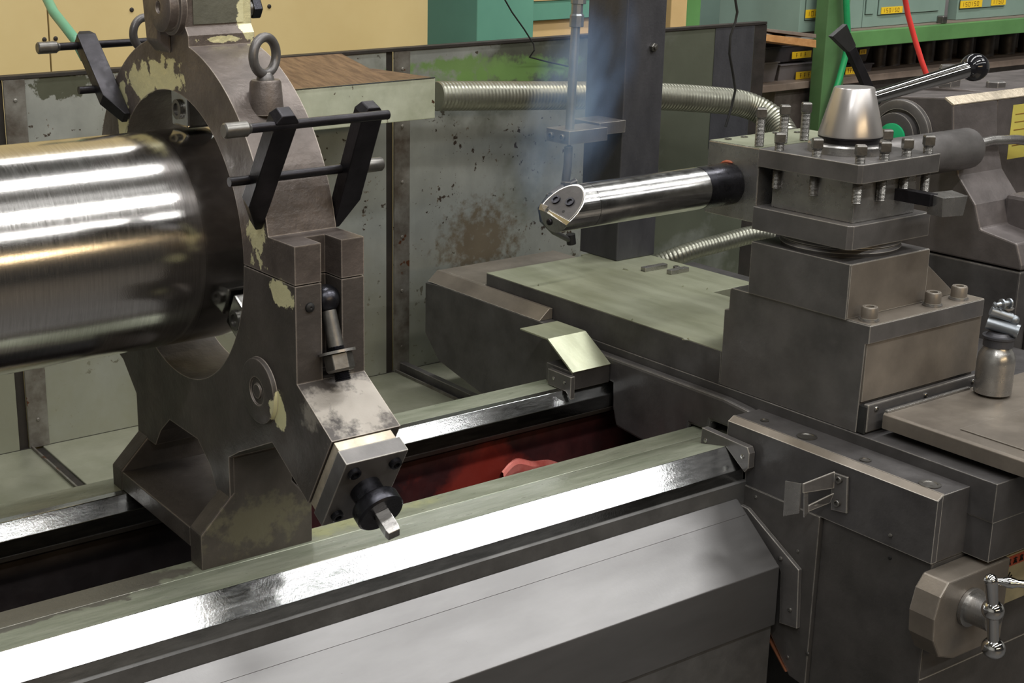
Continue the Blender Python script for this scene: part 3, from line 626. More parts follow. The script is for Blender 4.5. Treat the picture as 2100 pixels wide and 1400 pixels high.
# feet and base
foot = [(.875, .688), (1.083, .688), (1.083, .763), (1.046, .807), (1.046, .872), (.937, .872), (.937, .811), (.875, .750)]
MB().prism(foot, 'Y', 1.837, 1.880).build('foot_web', 'steady_lower', st, .003)
MB().prism(foot, 'Y', 2.158, 2.2).build('foot_web', 'steady_lower', st, .003)
MB().box(.876, 1.082, 1.8805, 2.1575, .7145, .749).build('base_slab', 'steady_lower', st, .002)
MB().prism([(.9455, .872), (.9455, .8725), (1.0035, .912), (1.036, .912), (1.045, .872)], 'Y', 1.8385, 1.90).build('front_rib', 'steady_lower', st)
# swing bolt
s0, s1 = W(668, 612, X=.99), W(703, 775, X=.99); ds = (s1-s0).normalized(); Ls = (s1-s0).length
MB().ball(s0, .021, 24).build('swing_eye', 'blued_steel', st, smooth=True)
swb = MB().cyl(s0+ds*.018, s0+ds*.072, .0115).build('swing_bolt', 'screw_steel', st, smooth=True)
MB().thread(s0+ds*.070, s0+ds*(Ls+.004), .0125).build('bolt_thread', 'blued_steel', swb)
MB().lathe(s0+ds*(Ls-.040), ds, [(0, .027), (.004, .027)], 32).build('nut_washer', 'ground_steel', swb, smooth=True)
MB().hexa(s0+ds*(Ls-.0355), ds, .0215, .026, 6, .2).build('hex_nut', 'screw_steel', swb, .001)
MB().cyl((.935, s0.y, s0.z), (1.04, s0.y, s0.z), .008).build('swing_pin', 'screw_steel', st, smooth=True)
hp = W(635, 630, Y=1.6148)
round_screw((hp.x, 1.6148, hp.z), (0, -1, 0), .0075, st, 'dowel_hole', 'black_hole')

# ================================================================== SHAFT
sh = thing('steel_shaft', (.1, 2.006, 1.031), 'huge polished steel shaft running from the left edge into the steady rest', 'shaft')
MB().lathe((-1.6, 2.006, 1.205), (1, 0, 0), [(0, .174), (2.50, .174)], 128).build('shaft_body', 'shaft_steel', sh, smooth=True)
MB().lathe((.9002, 2.006, 1.205), (1, 0, 0), [(0, .1741), (.15, .1741), (.155, .170), (.155, .06), (.05, .06), (.05, 0)], 128).build('bearing_band', 'shaft_dark', sh, smooth=True)

# ================================================================== PARALLEL CLAMPS
def clamp(side, label, jA, xA, jB, xB, zu, zl, xhead, xend_u, xl0, xl1):
    base = jA[1]
    c = thing('parallel_clamp', (.99, base[0], base[1]), label, 'clamp', None)
    for (J, xc, nm, inner) in ((jA, xA, 'jaw', 1), (jB, xB, 'jaw', -1)):
        top, tip = Vector((0, *J[0])), Vector((0, *J[1])); d = (tip-top).normalized(); n = Vector((1, 0, 0)).cross(d).normalized()*.0125
        h = .0175
        def sec(P, xo, xi, k=1.): return [P-n*k+Vector((xo, 0, 0)), P+n*k+Vector((xo, 0, 0)), P+n*k+Vector((xi, 0, 0)), P-n*k+Vector((xi, 0, 0))]
        xo, xi = xc-inner*h, xc+inner*h
        g = MB(); S0 = sec(top-d*.010, xo+inner*.008, xi-inner*.008, .8); S1 = sec(top, xo, xi); S2 = sec(top+(tip-top)*.76, xo, xi); S3 = sec(tip, xi-inner*.010, xi, .9)
        g.loft(S0, S1).loft(S1, S2).loft(S2, S3); bmesh.ops.remove_doubles(g.bm, verts=g.bm.verts, dist=1e-5)
        g.build(nm, 'black_steel', c, .0015)
    pu, pl = zu, zl
    spn = MB().cyl((xhead+.035, *pu), (xend_u, *pu), .0068, seg=16).build('clamp_spindle', 'black_steel', c, smooth=True)
    MB().lathe((xhead, *pu), (1, 0, 0), [(0, .0085), (.002, .0105), (.034, .0105), (.037, .008), (.04, .007)], 20).build('knurled_head', 'screw_steel', spn, smooth=True)
    spn = MB().cyl((xl0, *pl), (xl1-.03, *pl), .0068, seg=16).build('clamp_spindle', 'black_steel', c, smooth=True)
    MB().lathe((xl1-.032, *pl), (1, 0, 0), [(0, .007), (.003, .0105), (.03, .0105), (.032, .009)], 20).build('knurled_head', 'screw_steel', spn, smooth=True)
    return c
def yz(px, py, X): p = W(px, py, X=X); return (p.y, p.z)
u = W(585, 256, X=.912); l = W(532, 366, X=.912)
clamp(1, 'black parallel clamp gripping the near flank of the steady rest ring', (yz(583, 240, .912), yz(513, 462, .915)), .9115, (yz(757, 226, 1.064), yz(697, 455, 1.064)), 1.064, (u.y, u.z), (l.y, l.z), W(458, 268, Y=u.y).x, 1.078, W(470, 374, Y=l.y).x, W(757, 347, Y=l.y).x+.022)
u = W(170, 93, X=.905); l = W(205, 182, X=.905)
clamp(0, 'black parallel clamp on the far flank of the ring, in front of yellow panels', (yz(168, 80, .905), yz(246, 243, .9115)), .9105, (yz(168, 80, .905), yz(246, 243, .9115)), 1.064, (u.y, u.z), (l.y, l.z), W(76, 98, Y=u.y).x, 1.09, W(161, 180, Y=l.y).x, 1.12)

# green hose behind left clamp
hp_ = [W(88, -20, Y=2.60), W(110, 25, Y=2.5), W(134, 55, Y=2.42), W(155, 82, Y=2.36), W(175, 120, Y=2.34)]
tag(MB().tube(hp_, .0095, 14).build('green_air_hose', 'hose_green_dull', None, smooth=True), 'dull green hose slanting down behind the far clamp at top left', 'hose')

# ================================================================== SPLASH GUARD BEHIND
FY = 3.0
fg = thing('splash_guard', (2.2, 3.0, .49), 'tall spotted grey sheet metal splash guard standing behind the lathe bed', 'splash guard')
xs = [-1.0, 1.0, 2.035, 3.42]
xs[1] = W(12, 400, Y=FY).x+.0; xs[2] = W(800, 500, Y=FY).x
xe = W(1568, 100, Y=FY).x
panels = [(-1.2, xs[1]-.012), (xs[1]+.012, xs[2]-.012), (xs[2]+.012, xe)]
for a_, b_ in panels:
    MB().box(a_, b_, FY, FY+.004, .4905, 1.366).build('guard_sheet', 'guard_paint', fg, .001)
for x in (xs[1], xs[2]):
    MB().box(x-.0118, x+.0118, FY+.006, FY+.02, .4905, 1.366).build('joint_gap', 'dark_frame', fg)
    jst = MB().box(x+.012, x+.062, FY-.003, FY-.0003, .4905, 1.366).build('joint_strip', 'guard_frame', fg, .0008)
    for z in (.56, .72, .87, 1.02, 1.17, 1.32):
        round_screw((x+.037, FY-.003, z), (0, -1, 0), .005, jst, 'rivet', 'guard_frame')
MB().box(-1.2, xe, FY-.004, FY+.03, 1.3665, 1.375).build('top_rail', 'dark_frame', fg, .001)
MB().box(xe-.05, xe+.004, FY-.001, FY+.06, .4905, 1.366).build('end_post', 'dark_frame', fg, .002)
MB().box(xe-.22, xe-.052, FY-.0015, FY-.0005, 1.0, 1.366).build('end_fold', 'column_steel', fg)
MB().box(-1.2, xe, FY-.001, FY+.01, .4902, .4904).build('foot_seam', 'dark_frame', fg)

pan = thing('chip_pan', (1.0, 2.6, .3), 'olive grey chip pan floor between the rear way and the splash guard', 'chip pan')
for a_, b_ in ((-1.2, xs[1]+.02), (xs[1]+.045, xs[2]+.02), (xs[2]+.045, 3.6)):
    MB().box(a_, b_, 2.225, FY+.02, .478, .490).build('pan_sheet', 'pan_paint', pan, .002)
for x in (xs[1]+.0325, xs[2]+.0325):
    MB().box(x-.0115, x+.0115, 2.45, FY-.002, .470, .486).build('pan_joint', 'dark_frame', pan)
    MB().box(x-.018, x-.0135, 2.45, FY-.004, .4902, .497).build('joint_lip', 'guard_frame', pan)
MB().box(xs[2]+.03, xs[2]+.05, 2.45, FY-.004, .4902, .515).build('pan_divider', 'machine_steel', pan, .001)
MB().box(-1.2, 3.6, 2.24, 2.99, .30, .477).build('pan_box', 'bed_cast', pan)
MB().box(-1.2, 3.6, 2.224, 2.236, .4902, .60).build('pan_lip', 'pan_paint', pan)

# rusty duct on the guard
DY0 = 2.72
d0 = W(893, 160, Y=DY0); d1 = W(893, 242, Y=DY0)
du = thing('dust_duct', (1.5, 2.86, d1.z), 'pale green sheet metal duct box with rust chips on the splash guard', 'duct')
MB().box(1.32, d0.x, DY0, 2.996, d1.z, d0.z).build('duct_box', 'duct_paint', du, .002)
MB().box(1.32, d0.x-.002, DY0-.002, DY0+.006, d0.z+.0002, d0.z+.0022).build('duct_edge', 'bright_steel', du)
la = W(800, 163, Y=DY0+.02).x; lb_ = W(700, 112, Y=2.994)
MB().faces([(1.32, DY0+.007, d0.z+.0005), (la, DY0+.007, d0.z+.0005), (lb_.x, 2.994, 1.372), (1.32, 2.994, 1.372), (1.32, 2.994, d0.z+.0005), (la, 2.994, d0.z+.0005)],
           [(0, 1, 2, 3), (1, 5, 2), (0, 3, 4), (2, 5, 4, 3), (0, 4, 5, 1)]).build('rusty_lid', 'rusty_top', du)
MB().box(la+.002, d0.x-.004, DY0+.007, 2.99, d0.z+.0004, d0.z+.0016).build('rusty_edge', 'rusty_top', du)

# corrugated hoses
def corrugated(name, pts, r, label, pitch=.011):
    P = [Vector(p) for p in pts]
    # resample by Catmull-Rom
    def cr_(i, t):
        p0, p1, p2, p3 = P[max(i-1, 0)], P[i], P[i+1], P[min(i+2, len(P)-1)]
        return .5*((2*p1)+(p2-p0)*t+(2*p0-5*p1+4*p2-p3)*t*t+(-p0+3*p1-3*p2+p3)*t**3)
    dense = [cr_(i, k/24) for i in range(len(P)-1) for k in range(24)]+[P[-1]]
    out = [dense[0]]; acc = 0
    for a_, b_ in zip(dense, dense[1:]):
        seg = (b_-a_).length
        while acc+seg >= pitch/4:
            t = (pitch/4-acc)/seg; a_ = a_+(b_-a_)*t; out.append(a_); seg = (b_-a_).length; acc = 0
        acc += seg
    rr = [r*(.925 if k % 4 == 0 else 1.0) for k in range(len(out))]
    return tag(MB().tube(out, rr, 28).build(name, 'flex_metal', None, smooth=True), label, 'hose')
HY = 2.82
corrugated('flexible_duct', [W(895, 197, Y=2.85), W(1100, 196, Y=2.84), W(1300, 196, Y=2.82), W(1450, 204, Y=2.8), W(1530, 215, Y=2.78), W(1585, 245, Y=2.72), W(1612, 285, Y=2.66), W(1618, 330, Y=2.62)],
           .038, 'thick ribbed silver hose running level along the splash guard')
corrugated('flexible_duct', [Vector((2.32, 2.90, .520)), Vector((2.40, 2.90, .56)), W(1310, 560, Y=2.87), W(1400, 520, Y=2.82), W(1470, 500, Y=2.8), W(1560, 480, Y=2.76), W(1640, 500, Y=2.7)], .027, 'thinner ribbed metal hose lying low behind the cross slide')

# ================================================================== COLUMN WITH COOLANT PIPE
colm = thing('support_column', (2.43, 2.57, .8556), 'dark square steel column standing on the slide behind the boring bar', 'column')
MB().box(2.385, 2.515, 2.512, 2.650, .8557, 2.2).build('column_tube', 'column_steel', colm, .003)
bp_ = W(1338, 97, Y=2.512); MB().hexa((bp_.x, 2.5118, bp_.z), (0, -1, 0), .011, .010).lathe((bp_.x, 2.502, bp_.z), (0, -1, 0), [(0, .0055), (.005, .0055)], 14).build('hex_bolt', 'screw_steel', colm, .0006)
bc = W(1170, 278, Y=2.43)
MB().box(bc.x-.004, bc.x+.115, 2.43, 2.512, bc.z-.022, bc.z+.010).build('pipe_bracket', 'machine_steel', colm, .0015)
MB().box(2.30, 2.384, 2.50, 2.60, bc.z-.022, bc.z+.008).build('bracket_tab', 'machine_steel', colm, .001)
for y in (2.45, 2.49): cap_screw((bc.x-.0045, y, bc.z-.006), (-1, 0, 0), .008, .007, colm)
pipe = thing('coolant_pipe', (2.2, 2.46, 1.05), 'thin upright zinc pipe clamped beside the dark column with a black loop below', 'pipe')
PYp = 2.46
pb = W(1168, 266, Y=PYp); 
pt_ = W(1186, -40, Y=PYp)
MB().cyl(pb+Vector((0, 0, -.005)), pt_, .0105).build('pipe_tube', 'pipe_zinc', pipe, smooth=True)
ax = (pt_-pb).normalized()
for t, r, h in ((W(1182, 55, Y=PYp), .0165, .030), (W(1183, 30, Y=PYp), .0135, .03), (W(1186, 8, Y=PYp), .0175, .03)):
    MB().hexa(t, ax, r, h, 8).build('pipe_coupling', 'pipe_zinc', pipe, .001)
lp = [W(1166, 300, Y=PYp), W(1164, 340, Y=PYp), W(1160, 372, Y=PYp)]
MB().tube(lp, .010, 12).build('pipe_end', 'machine_steel', pipe, smooth=True)
MB().hexa(lp[-1], (0, 0, -1), .013, .022, 6).build('pipe_nut', 'machine_steel', pipe, .001)
MB().tube([W(1150, 392, Y=PYp), W(1128, 400, Y=2.45), W(1108, 428, Y=2.43), W(1112, 452, Y=2.42), W(1135, 475, Y=2.42), W(1168, 492, Y=2.43)], .0065, 10).build('hose_loop', 'rubber', pipe, smooth=True)
MB().tube([W(1180, 372, Y=PYp), W(1150, 385, Y=PYp), W(1124, 404, Y=2.45)], .008, 10).build('pipe_elbow', 'machine_steel', pipe, smooth=True)
MB().cyl(W(1170, 480, Y=2.43), W(1172, 500, Y=2.43), .011).build('hose_end', 'black_steel', pipe, smooth=True)

# ================================================================== TAILSTOCK
XT = 2.76
ts = thing('tailstock', (3.0, 2.0, .8), 'massive brown-grey tailstock casting behind the tool post on the right', 'tailstock')
def P(px, py, X=XT): p = W(px, py, X=X); return (p.y, p.z)
prof = [P(1790, 195), P(1938, 200), P(1955, 215), P(1955, 300), P(1965, 360), P(2000, 420), P(2010, 470), P(2040, 482), P(2085, 500), P(2095, 545)]
yb = prof[-1][0]
prof += [(yb, .952), (2.34, .952), (2.34, 1.06), (2.16, 1.12), (2.14, 1.27)]
MB().prism(prof, 'X', XT, XT+.16).build('tail_body', 'tail_cast', ts, .004)
f0, f1 = P(1940, 205), P(2095, 545)
fr = [(f0[0], f0[1]-.003), (f0[0]-.02, f0[1]-.012), (f0[0]-.028, f0[1]-.10), (f0[0]-.01, f0[1]-.16), (f0[0]+.02, f0[1]-.24), (2.10, f0[1]-.24), (2.12, 1.30)]
ta, tb_ = P(1938, 200), P(1955, 215)
MB().prism([(tb_[0], 1.02), tb_, ta, (2.14, ta[1]), (2.14, 1.02)], 'X', XT+.1602, XT+1.0).build('tail_barrel', 'tail_cast', ts, .004)
MB().prism([(ta[0]-.0005, ta[1]+.0012), (tb_[0]-.0015, tb_[1]+.0012), (tb_[0]-.0015, tb_[1]-.001), (tb_[0]+.003, tb_[1]-.001), (ta[0], ta[1]-.003)], 'X', XT-.0005, XT+1.0).build('machined_bevel', 'pale_plate', ts)
MB().box(XT+.16, XT+1.0, yb, 2.34, .952, 1.012).build('tail_shoe', 'tail_cast', ts, .006)
MB().box(XT+.10, XT+.16, yb+.02, yb+.12, 1.0, 1.09).build('clamp_lug', 'tail_cast', ts, .01)
MB().box(XT+.001, XT+1.0, yb+.001, 2.34, .715, .948).build('tail_base', 'saddle_paint', ts, .004)
MB().box(XT+.04, XT+.045, yb-.004, yb, .75, .84).build('base_seam', 'dark_frame', ts)
MB().lathe((XT-.0005, 2.005, 1.205), (-1, 0, 0), [(0, .082), (.010, .080), (.012, .077), (.012, .060), (.004, .058), (.004, .0)], 48).build('quill_ring', 'machine_steel', ts, smooth=True)
MB().lathe((XT-.006, 2.005, 1.205), (-1, 0, 0), [(0, .052), (.02, .052), (.022, .048), (.022, 0)], 40).build('quill', 'saddle_paint', ts, smooth=True)
MB().lathe((XT-.0285, 2.005, 1.200), (-1, 0, 0), [(0, .034), (.004, .034), (.005, .032), (.005, 0)], 36).build('green_plug', 'green_disc', ts, smooth=True)
for (px, py, r, h) in ((1945, 155, .026, .05), (2075, 160, .022, .014)):
    p = W(px, py+22, Z=ta[1])
    MB().hexa((p.x, min(max(p.y, 1.95), 2.08), ta[1]), (0, 0, 1), r, h).build('clamp_nut', 'machine_steel', ts, .001)
n0 = W(2075, 215, Y=1.884); n1 = W(2064, 300, Y=1.884)
ynt = MB().box(n0.x, n0.x+.13, 1.880, 1.884, n1.z-.03, n0.z).build('yellow_notice', 'notice_yellow', ts)
for k in range(5): glyph(n0.x+.012, 1.8798, n0.z-.022-.018*k, .01, [(0, 0, 9, 0)], 'label_ink', ynt, 'lettering', .0008)
# clamping lever with paddle end
l0, l1, l2 = W(1795, 190, Y=2.02), W(1748, 100, Y=2.02), W(1722, 62, Y=2.02)
quad = lambda c, ww: [c+Vector((-ww, 0, -ww*.55)), c+Vector((ww, 0, ww*.55)), c+Vector((ww, .012, ww*.55)), c+Vector((-ww, .012, -ww*.55))]
l1_ = W(1748, 100, Y=2.02); lb = l1_+(W(1786, 184, Y=2.02)-l1_)*1.4
MB().loft(quad(lb, .011), quad(l1, .010)).build('clamp_lever', 'black_steel', ts, .001)
MB().loft(quad(l1, .012), quad(l2, .022)).build('lever_paddle', 'rubber', ts, .001)

# ================================================================== BACKGROUND
def slab(px0, px1, py0, py1, Y, dep):
    a_, b_ = W(px0, py0, Y=Y), W(px1, py0, Y=Y); c_ = W((px0), py1, Y=Y)
    return (a_.x, b_.x, Y, Y+dep, c_.z, a_.z)
# yellow boards on the wall side
yx1 = W(877, 60, Y=3.3).x; ys = W(100, 60, Y=3.3).x
for i, (a_, b_) in enumerate(((-.6, ys-.002), (ys+.002, yx1))):
    o = MB().box(a_, b_, 3.30, 3.33, .0, 3.1).build('yellow_panel', 'yellow_wall', None, .001)
    tag(o, ('plain cream-yellow board left of the seam behind the green hose', 'long cream-yellow board right of the seam behind the steady rest')[i], 'wall panel')
    if i:
        for (px, py) in ((114, 79), (270, 20), (552, 13)): 
            p = W(px, py, Y=3.3); round_screw((p.x, 3.30, p.z), (0, -1, 0), .006, o, 'nail', 'dark_frame')
    else:
        p = W(91, 81, Y=3.3); round_screw((p.x, 3.30, p.z), (0, -1, 0), .006, o, 'nail', 'dark_frame')
# teal cabinets
t0 = W(978, 50, Y=3.55).x; t1 = W(1094, 50, Y=3.55).x
tc = thing('teal_cabinet', (t0+.2, 3.8, 0), 'teal painted cabinet with its corner facing out beyond the splash guard', 'cabinet')
MB().box(t0, t1, 3.55, 4.3, 0, 1.95).build('cabinet_body', 'teal_paint', tc, .003)
o1 = W(1095, 43, Y=3.75); 
tb = thing('teal_console', (o1.x+.3, 3.9, 0), 'lower teal console with a cream strip, just left of the dark column', 'cabinet')
MB().box(t1+.004, t1+.72, 3.75, 4.2, o1.z, 1.95).build('console_top', 'teal_paint', tb, .002)
MB().box(t1+.004, t1+.72, 3.77, 4.2, 0, o1.z-.001).build('console_body', 'cream_paint', tb, .002)
MB().box(t1+.004, t1+.72, 3.745, 3.749, W(1100, 2, Y=3.75).z, 1.95).build('console_band', 'cream_paint', tb)

# cream post, green frame, grey cabinets
cp0 = W(1388, 20, Y=4.0).x; cp1 = W(1409, 20, Y=4.0).x
tag(MB().box(cp0-.03, cp1, 4.0, 4.05, 0, 1.95).build('cream_post', 'cream_paint', None, .003), 'narrow cream upright post just right of the dark column', 'post')
gp0 = cp1+.002; gp1 = W(1437, 20, Y=4.02).x
tag(MB().box(gp0, gp1, 4.02, 4.08, 0, 1.95).build('green_post', 'rack_green', None, .003), 'light green frame post beside the cream post', 'post')

RY = 3.7   # rack front
gk = thing('green_rack', (4.6, RY+.3, 0), 'green steel storage rack with a broad front beam behind the tool post', 'rack')
pa, pb2 = W(1698, 30, Y=RY), W(1742, 30, Y=RY)
MB().box(pa.x, pb2.x, RY, RY+.06, 0, 1.95).build('rack_post', 'rack_post', gk, .003)
bt, bb_ = W(1800, 62, Y=RY), W(1800, 94, Y=RY)
MB().box(pb2.x+.001, pb2.x+2.6, RY, RY+.04, bb_.z, bt.z).build('shelf_beam', 'rack_green', gk, .002)
MB().box(pb2.x+.001, pb2.x+2.6, RY+.041, RY+.56, bt.z-.02, bt.z+.002).build('shelf_board', 'shelf_edge', gk)
xL = W(1562, 180, Y=RY+.07).x
MB().box(xL, pa.x-.001, RY+.12, RY+.27, bt.z-.02, bt.z+.002).build('side_shelf', 'shelf_edge', gk)
sA = W(1900, 147, Y=RY)
MB().box(xL, pb2.x+2.6, RY+.07, RY+.27, sA.z-.028, sA.z).box(pb2.x, pb2.x+2.6, RY+.2701, RY+.56, sA.z-.028, sA.z).build('lower_shelf', 'shelf_edge', gk, .002)
# drawer cabinets on the shelf
zc = bt.z+.003
def drawer_cab(x0, x1, Y, label, drawers, labels):
    c = thing('drawer_cabinet', ((x0+x1)/2, Y+.2, zc), label, 'cabinet')
    MB().box(x0, x1, Y, Y+.42, zc, zc+.40).build('cabinet_body', 'grey_green', c, .002)
    for (a_, b_, z0_, z1_) in drawers:
        MB().box(a_-.002, b_+.002, Y-.0006, Y-.0001, z0_-.003, z1_+.003).build('drawer_gap', 'drawer_shadow', c)
        dr = MB().box(a_, b_, Y-.006, Y-.0008, z0_, z1_).build('drawer', 'grey_green', c, .001)
    for (a_, b_, z0_, z1_, n) in labels:
        MB().box(a_, b_, Y-.0095, Y-.0065, z0_, z1_).build('yellow_label', 'label_yellow', dr)
        h = (z1_-z0_)*.55; k = 0; xx = a_+(b_-a_)*.1
        for k in range(n):
            st_ = [[(.35, 0, .35, 1)], [(0, 0, .6, 0), (.6, 0, .6, 1), (.6, 1, 0, 1), (0, 1, 0, 0)], [(0, 1, .6, 1), (0, 1, 0, .5), (0, .5, .6, .5), (.6, .5, .6, 0), (.6, 0, 0, 0)]][(k*2+n) % 3 if k else 0]
            glyph(xx+k*(b_-a_)*.8/n, Y-.0094, z0_+(z1_-z0_)*.22, h, st_, 'label_ink', dr, 'lettering', .0011, -.0006)
    return c
CYb = RY+.10
def X_(px, py=30): return W(px, py, Y=CYb).x
lz0, lz1 = W(1650, 37, Y=CYb).z, W(1650, 20, Y=CYb).z
drawer_cab(X_(1640), X_(1770)-.004, CYb, 'grey-green drawer cabinet crossed by the green rack post', [(X_(1640)+.03, X_(1737), lz0-.008, zc+.38), ], [(X_(1649), X_(1690), lz0, lz1, 5)])
lz2, lz3 = W(1820, 26, Y=CYb).z, W(1820, 14, Y=CYb).z
drawer_cab(X_(1770), X_(1938)-.004, CYb, 'grey-green drawer cabinet behind the red hose', [(X_(1770)+.01, X_(1790)-.004, lz2, zc+.38), (X_(1799), X_(1922), lz2-.006, zc+.38)], [(X_(1803), X_(1846), lz2-.003, lz3, 6)])
lz4, lz5 = W(2000, 15, Y=CYb).z, W(2000, 2, Y=CYb).z
drawer_cab(X_(1966), X_(2125), CYb+.01, 'grey-green drawer cabinet at the top right corner with two yellow labels', [(X_(1970), X_(2060), lz4-.003, zc+.38)], [(X_(1968), X_(2012), lz4, lz5+.004, 6), (X_(2031), X_(2060), lz4+.002, lz5+.008, 4)])
g = MB().box(X_(1940), X_(1966)-.004, CYb+.05, CYb+.3, zc, zc+.35).build('grey_box', 'bin_clear', None, .003); tag(g, 'narrow grey box squeezed between the two right-hand drawer cabinets', 'box')
kx = W(1940, 42, Y=RY+.03)
tag(MB().hexa((kx.x, RY+.05, zc), (0, 0, 1), .022, .03).build('steel_nut', 'screw_steel', None, .001), 'small steel nut lying on the green rack shelf below the grey box', 'nut')
# big grey cabinet left of the rack
bigx0, bigx1 = W(1437, 20, Y=4.6).x, W(1642, 20, Y=4.4).x
cab2 = thing('tool_cabinet', (4.2, 4.2, 0), 'wide blue-grey cabinet between the light green post and the rack', 'cabinet')
zb = W(1600, 50, Y=4.4).z
MB().prism([(bigx0, 4.6), (bigx1, 4.4), (bigx1, 5.1), (bigx0, 5.1)], 'Z', zb-.05, 1.95).build('cabinet_body', 'grey_green', cab2, .003)
MB().box(bigx0+.05, bigx1, 4.62, 5.1, 0, zb-.051).build('cabinet_base', 'bin_dark', cab2)

# boards under side shelf
for i, (y0p, y1p, mt, lb_) in enumerate(((58, 68, 'shelf_edge', 'upper of two boards stuck out beside the rack post'), (70, 88, 'wood', 'lower orange-brown plank beside the rack post, below the other board'))):
    A_ = [W(1569, y0p, Y=3.50), W(1674, y0p+12, Y=RY-.03), W(1674, y1p+10, Y=RY-.03), W(1569, y1p-4, Y=3.50)]
    q = [Vector(v) for v in A_]; off = Vector((.0, .18, 0))
    tag(MB().loft(q, [v+off for v in q]).build('wooden_plank', mt, None, .001), lb_, 'plank')
# bins under the beam
def bin_(px0, px1, py0, py1, Y, m, label, lab=None):
    a0, a1, a2, a3, a4, a5 = slab(px0, px1, py0, py1, Y, .12)
    c = thing('parts_bin', ((a0+a1)/2, Y+.12, a4), label, 'bin')
    t = .006
    bd = MB().loft([(a0+t, a2+t*2, a4), (a1-t, a2+t*2, a4), (a1-t, a3, a4), (a0+t, a3, a4)], [(a0, a2, a5), (a1, a2, a5), (a1, a3, a5), (a0, a3, a5)]).build('bin_body', m, c, .003)
    MB().box(a0-.003, a1+.003, a2-.004, a3, a5, a5+.006).build('bin_rim', m, c, .001)
    if lab:
        p, r, t0_, b0_ = lab; e0, e1, _, _, e4, e5 = slab(p, r, t0_, b0_, Y-.008, .002)
        MB().box(e0, e1, Y-.006, Y-.004, e4, e5).build('yellow_label', 'label_yellow', bd)
        for k in range(3): glyph(e0+(e1-e0)*(.2+.22*k), Y-.0062, e4+(e5-e4)*.2, (e5-e4)*.55, [(.2, 0, .2, 1), (0, .5, .5, .5), (0, 1, .5, 1)], 'label_ink', bd, 'lettering', .0011, -.0006)
BY = RY+.14
bin_(1572, 1682, 100, 132, BY, 'bin_dark', 'dark bin with a dim yellow label, upper left under the rack beam', (1626, 1665, 107, 121))
bin_(1600, 1682, 136, 170, BY, 'bin_clear', 'greyish bin with a bright yellow label, lower left under the rack beam', (1634, 1672, 148, 163))
bin_(1566, 1597, 132, 172, BY, 'bin_clear', 'small pale cloudy bin at the left end of the lower shelf', None)
bin_(1745, 1790, 136, 165, BY, 'bin_dark', 'dark bin with yellow label right behind the green hose', (1736, 1757, 138, 153))
bin_(1745, 1785, 100, 130, BY, 'bin_dark', 'upper dark bin right of the green rack post', (1765, 1778, 102, 112))
bar_lab = ['second', 'third']
for k, (px, r) in enumerate(((1800, .03), (1828, .034), (1862, .03), (1895, .036), (1932, .036), (1975, .034), (2015, .04), (2060, .036), (2096, .03))):
    p = W(px, 140, Y=RY+.25)
    tag(MB().cyl((p.x, RY+.25, sA.z+.001), (p.x, RY+.25, sA.z+.001+.12+.02*((k*3) % 4)/4), r, seg=20).build('steel_round', 'steel_stock', None, smooth=True),
        'dark round steel billet on the shadowy lower rack shelf, %s of nine from the left' % ('first', 'second', 'third', 'fourth', 'fifth', 'sixth', 'seventh', 'eighth', 'last')[k], 'billet', 'steel billets on the lower rack shelf')
tag(MB().box(pb2.x+.05, pb2.x+2.4, RY+.38, RY+.55, sA.z+.001, bb_.z-.02).build('dark_crate', 'bin_dark', None, .003), 'long dark crate at the back of the lower rack shelf behind the billets', 'crate')
bw = slab(1590, 1690, 190, 300, RY+.1, .3)
tag(MB().box(*bw[:4], .6, sA.z-.03).build('brown_crate', 'steady_cast', None, .003), 'dull brown crate below the lower rack shelf behind the ribbed hose', 'crate')
tag(MB().box(bw[1]+.02, bw[1]+1.6, RY+.12, RY+.5, .6, sA.z-.03).build('lower_crate', 'tail_cast', None, .003), 'long grey-brown crate below the lower rack shelf behind the tailstock', 'crate')

# hoses and cables
hy = RY-.03
tag(MB().tube([W(1735, -30, Y=hy), W(1736, 10, Y=hy), W(1738, 60, Y=hy), W(1735, 110, Y=hy), W(1722, 160, Y=hy), W(1712, 190, Y=hy), W(1700, 235, Y=hy), W(1690, 300, Y=hy)], .0125, 14).build('green_hose', 'hose_green', None, smooth=True), 'vivid green hose hanging down along the green rack post', 'hose')
tag(MB().tube([W(1851, -30, Y=2.9), W(1862, 30, Y=2.9), W(1876, 80, Y=2.88), W(1890, 125, Y=2.86), W(1908, 175, Y=2.84)], .0085, 14).build('red_hose', 'hose_red', None, smooth=True), 'bright red hose dropping behind the ball-ended lever', 'hose')
tag(MB().tube([W(1505, -20, Y=2.73), W(1512, 25, Y=2.73), W(1508, 45, Y=2.73), W(1498, 75, Y=2.73), W(1496, 110, Y=2.73), W(1503, 150, Y=2.73), W(1508, 185, Y=2.73), W(1500, 220, Y=2.73), W(1488, 260, Y=2.73)], .0035, 8).build('black_cable', 'rubber', None, smooth=True), 'thin black cable hanging over the right end of the splash guard', 'cable')
tag(MB().tube([W(1030, -10, Y=2.96), W(1050, 25, Y=2.96), W(1075, 60, Y=2.96), W(1094, 90, Y=2.96), W(1096, 103, Y=2.955), W(1086, 117, Y=2.97), W(1120, 126, Y=2.985), W(1165, 136, Y=2.99)], .0022, 8).build('thin_wire', 'rubber', None, smooth=True), 'thin dark wire dangling in front of the teal cabinet', 'wire')

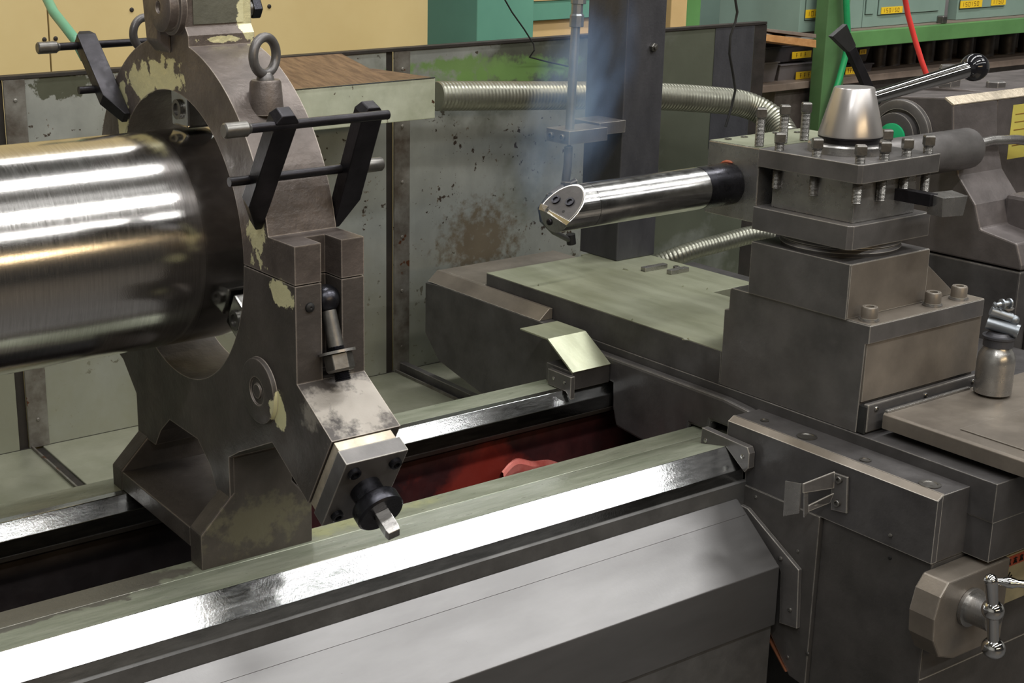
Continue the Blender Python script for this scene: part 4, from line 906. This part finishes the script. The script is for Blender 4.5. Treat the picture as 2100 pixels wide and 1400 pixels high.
# swarf chips on the slide
CHIP = ('at the far left corner', 'midway along its edge', 'near the pedestal corner', 'on the plate seam', 'beside the column foot', 'paired with the chip near the pedestal', 'behind the stop clip')
for ic, (px, py, s) in enumerate(((1105, 585, .006), (1296, 657, .006), (1405, 697, .007), (1450, 593, .004), (1283, 553, .009), (1412, 695, .005), (1400, 588, .004))):
    p = W(px, py, Z=.857)
    a_ = random.random()*3; c_, s_ = math.cos(a_)*s, math.sin(a_)*s
    o = MB().loft([(p.x-c_, p.y-s_, .857), (p.x+c_, p.y+s_, .857), (p.x+c_*.7-s_*.5, p.y+s_*.7+c_*.5, .857)], [(p.x-c_, p.y-s_, .859), (p.x+c_*.8, p.y+s_*.8, .8605), (p.x-s_*.3, p.y+c_*.3, .859)]).build('swarf_chip', 'swarf', None)
    tag(o, 'tiny bright metal chip on the cross slide top, '+CHIP[ic], 'metal chip', 'swarf chips on the cross slide')

# ================================================================== SMOKE
m = bpy.data.materials.new('smoke'); m.use_nodes = True; nt = m.node_tree
for n in list(nt.nodes): nt.nodes.remove(n)
out = nt.nodes.new('ShaderNodeOutputMaterial'); vs = nt.nodes.new('ShaderNodeVolumeScatter'); vs.inputs['Color'].default_value = (.34, .56, 1, 1)
geo = nt.nodes.new('ShaderNodeTexCoord')
sub = nt.nodes.new('ShaderNodeVectorMath'); sub.operation = 'LENGTH'; nt.links.new(geo.outputs['Object'], sub.inputs[0])
fall = nt.nodes.new('ShaderNodeMapRange'); fall.inputs['From Min'].default_value = 1; fall.inputs['From Max'].default_value = .2
nt.links.new(sub.outputs['Value'], fall.inputs['Value'])
nz = nt.nodes.new('ShaderNodeTexNoise'); nz.inputs['Scale'].default_value = 1.8; nt.links.new(geo.outputs['Object'], nz.inputs['Vector'])
nr = nt.nodes.new('ShaderNodeMapRange'); nr.inputs['From Min'].default_value = .38; nr.inputs['From Max'].default_value = .68; nt.links.new(nz.outputs['Fac'], nr.inputs['Value'])
mu = nt.nodes.new('ShaderNodeMath'); mu.operation = 'MULTIPLY'; nt.links.new(fall.outputs[0], mu.inputs[0]); nt.links.new(nr.outputs[0], mu.inputs[1])
mu2 = nt.nodes.new('ShaderNodeMath'); mu2.operation = 'MULTIPLY'; mu2.inputs[1].default_value = 8; nt.links.new(mu.outputs[0], mu2.inputs[0])
nt.links.new(mu2.outputs[0], vs.inputs['Density']); nt.links.new(vs.outputs[0], out.inputs['Volume'])
MATS['smoke'] = m
g = MB().ball((0, 0, 0), 1, 24)
me = bpy.data.meshes.new('smoke_wisp'); bmesh.ops.recalc_face_normals(g.bm, faces=g.bm.faces); g.bm.to_mesh(me); g.bm.free(); me.materials.append(m)
so = bpy.data.objects.new('smoke_wisp', me); COL.objects.link(so)
pa_, pb_ = W(1110, 420, Y=2.25), W(1250, 10, Y=2.35)
mid = (pa_+pb_)/2; dv = pb_-pa_
so.location = mid; so.scale = (.12, .12, dv.length*.62); so.rotation_mode = 'QUATERNION'; so.rotation_quaternion = dv.to_track_quat('Z', 'Y')
tag(so, 'faint bluish smoke drifting up beside the dark column', 'smoke', None, 'stuff')
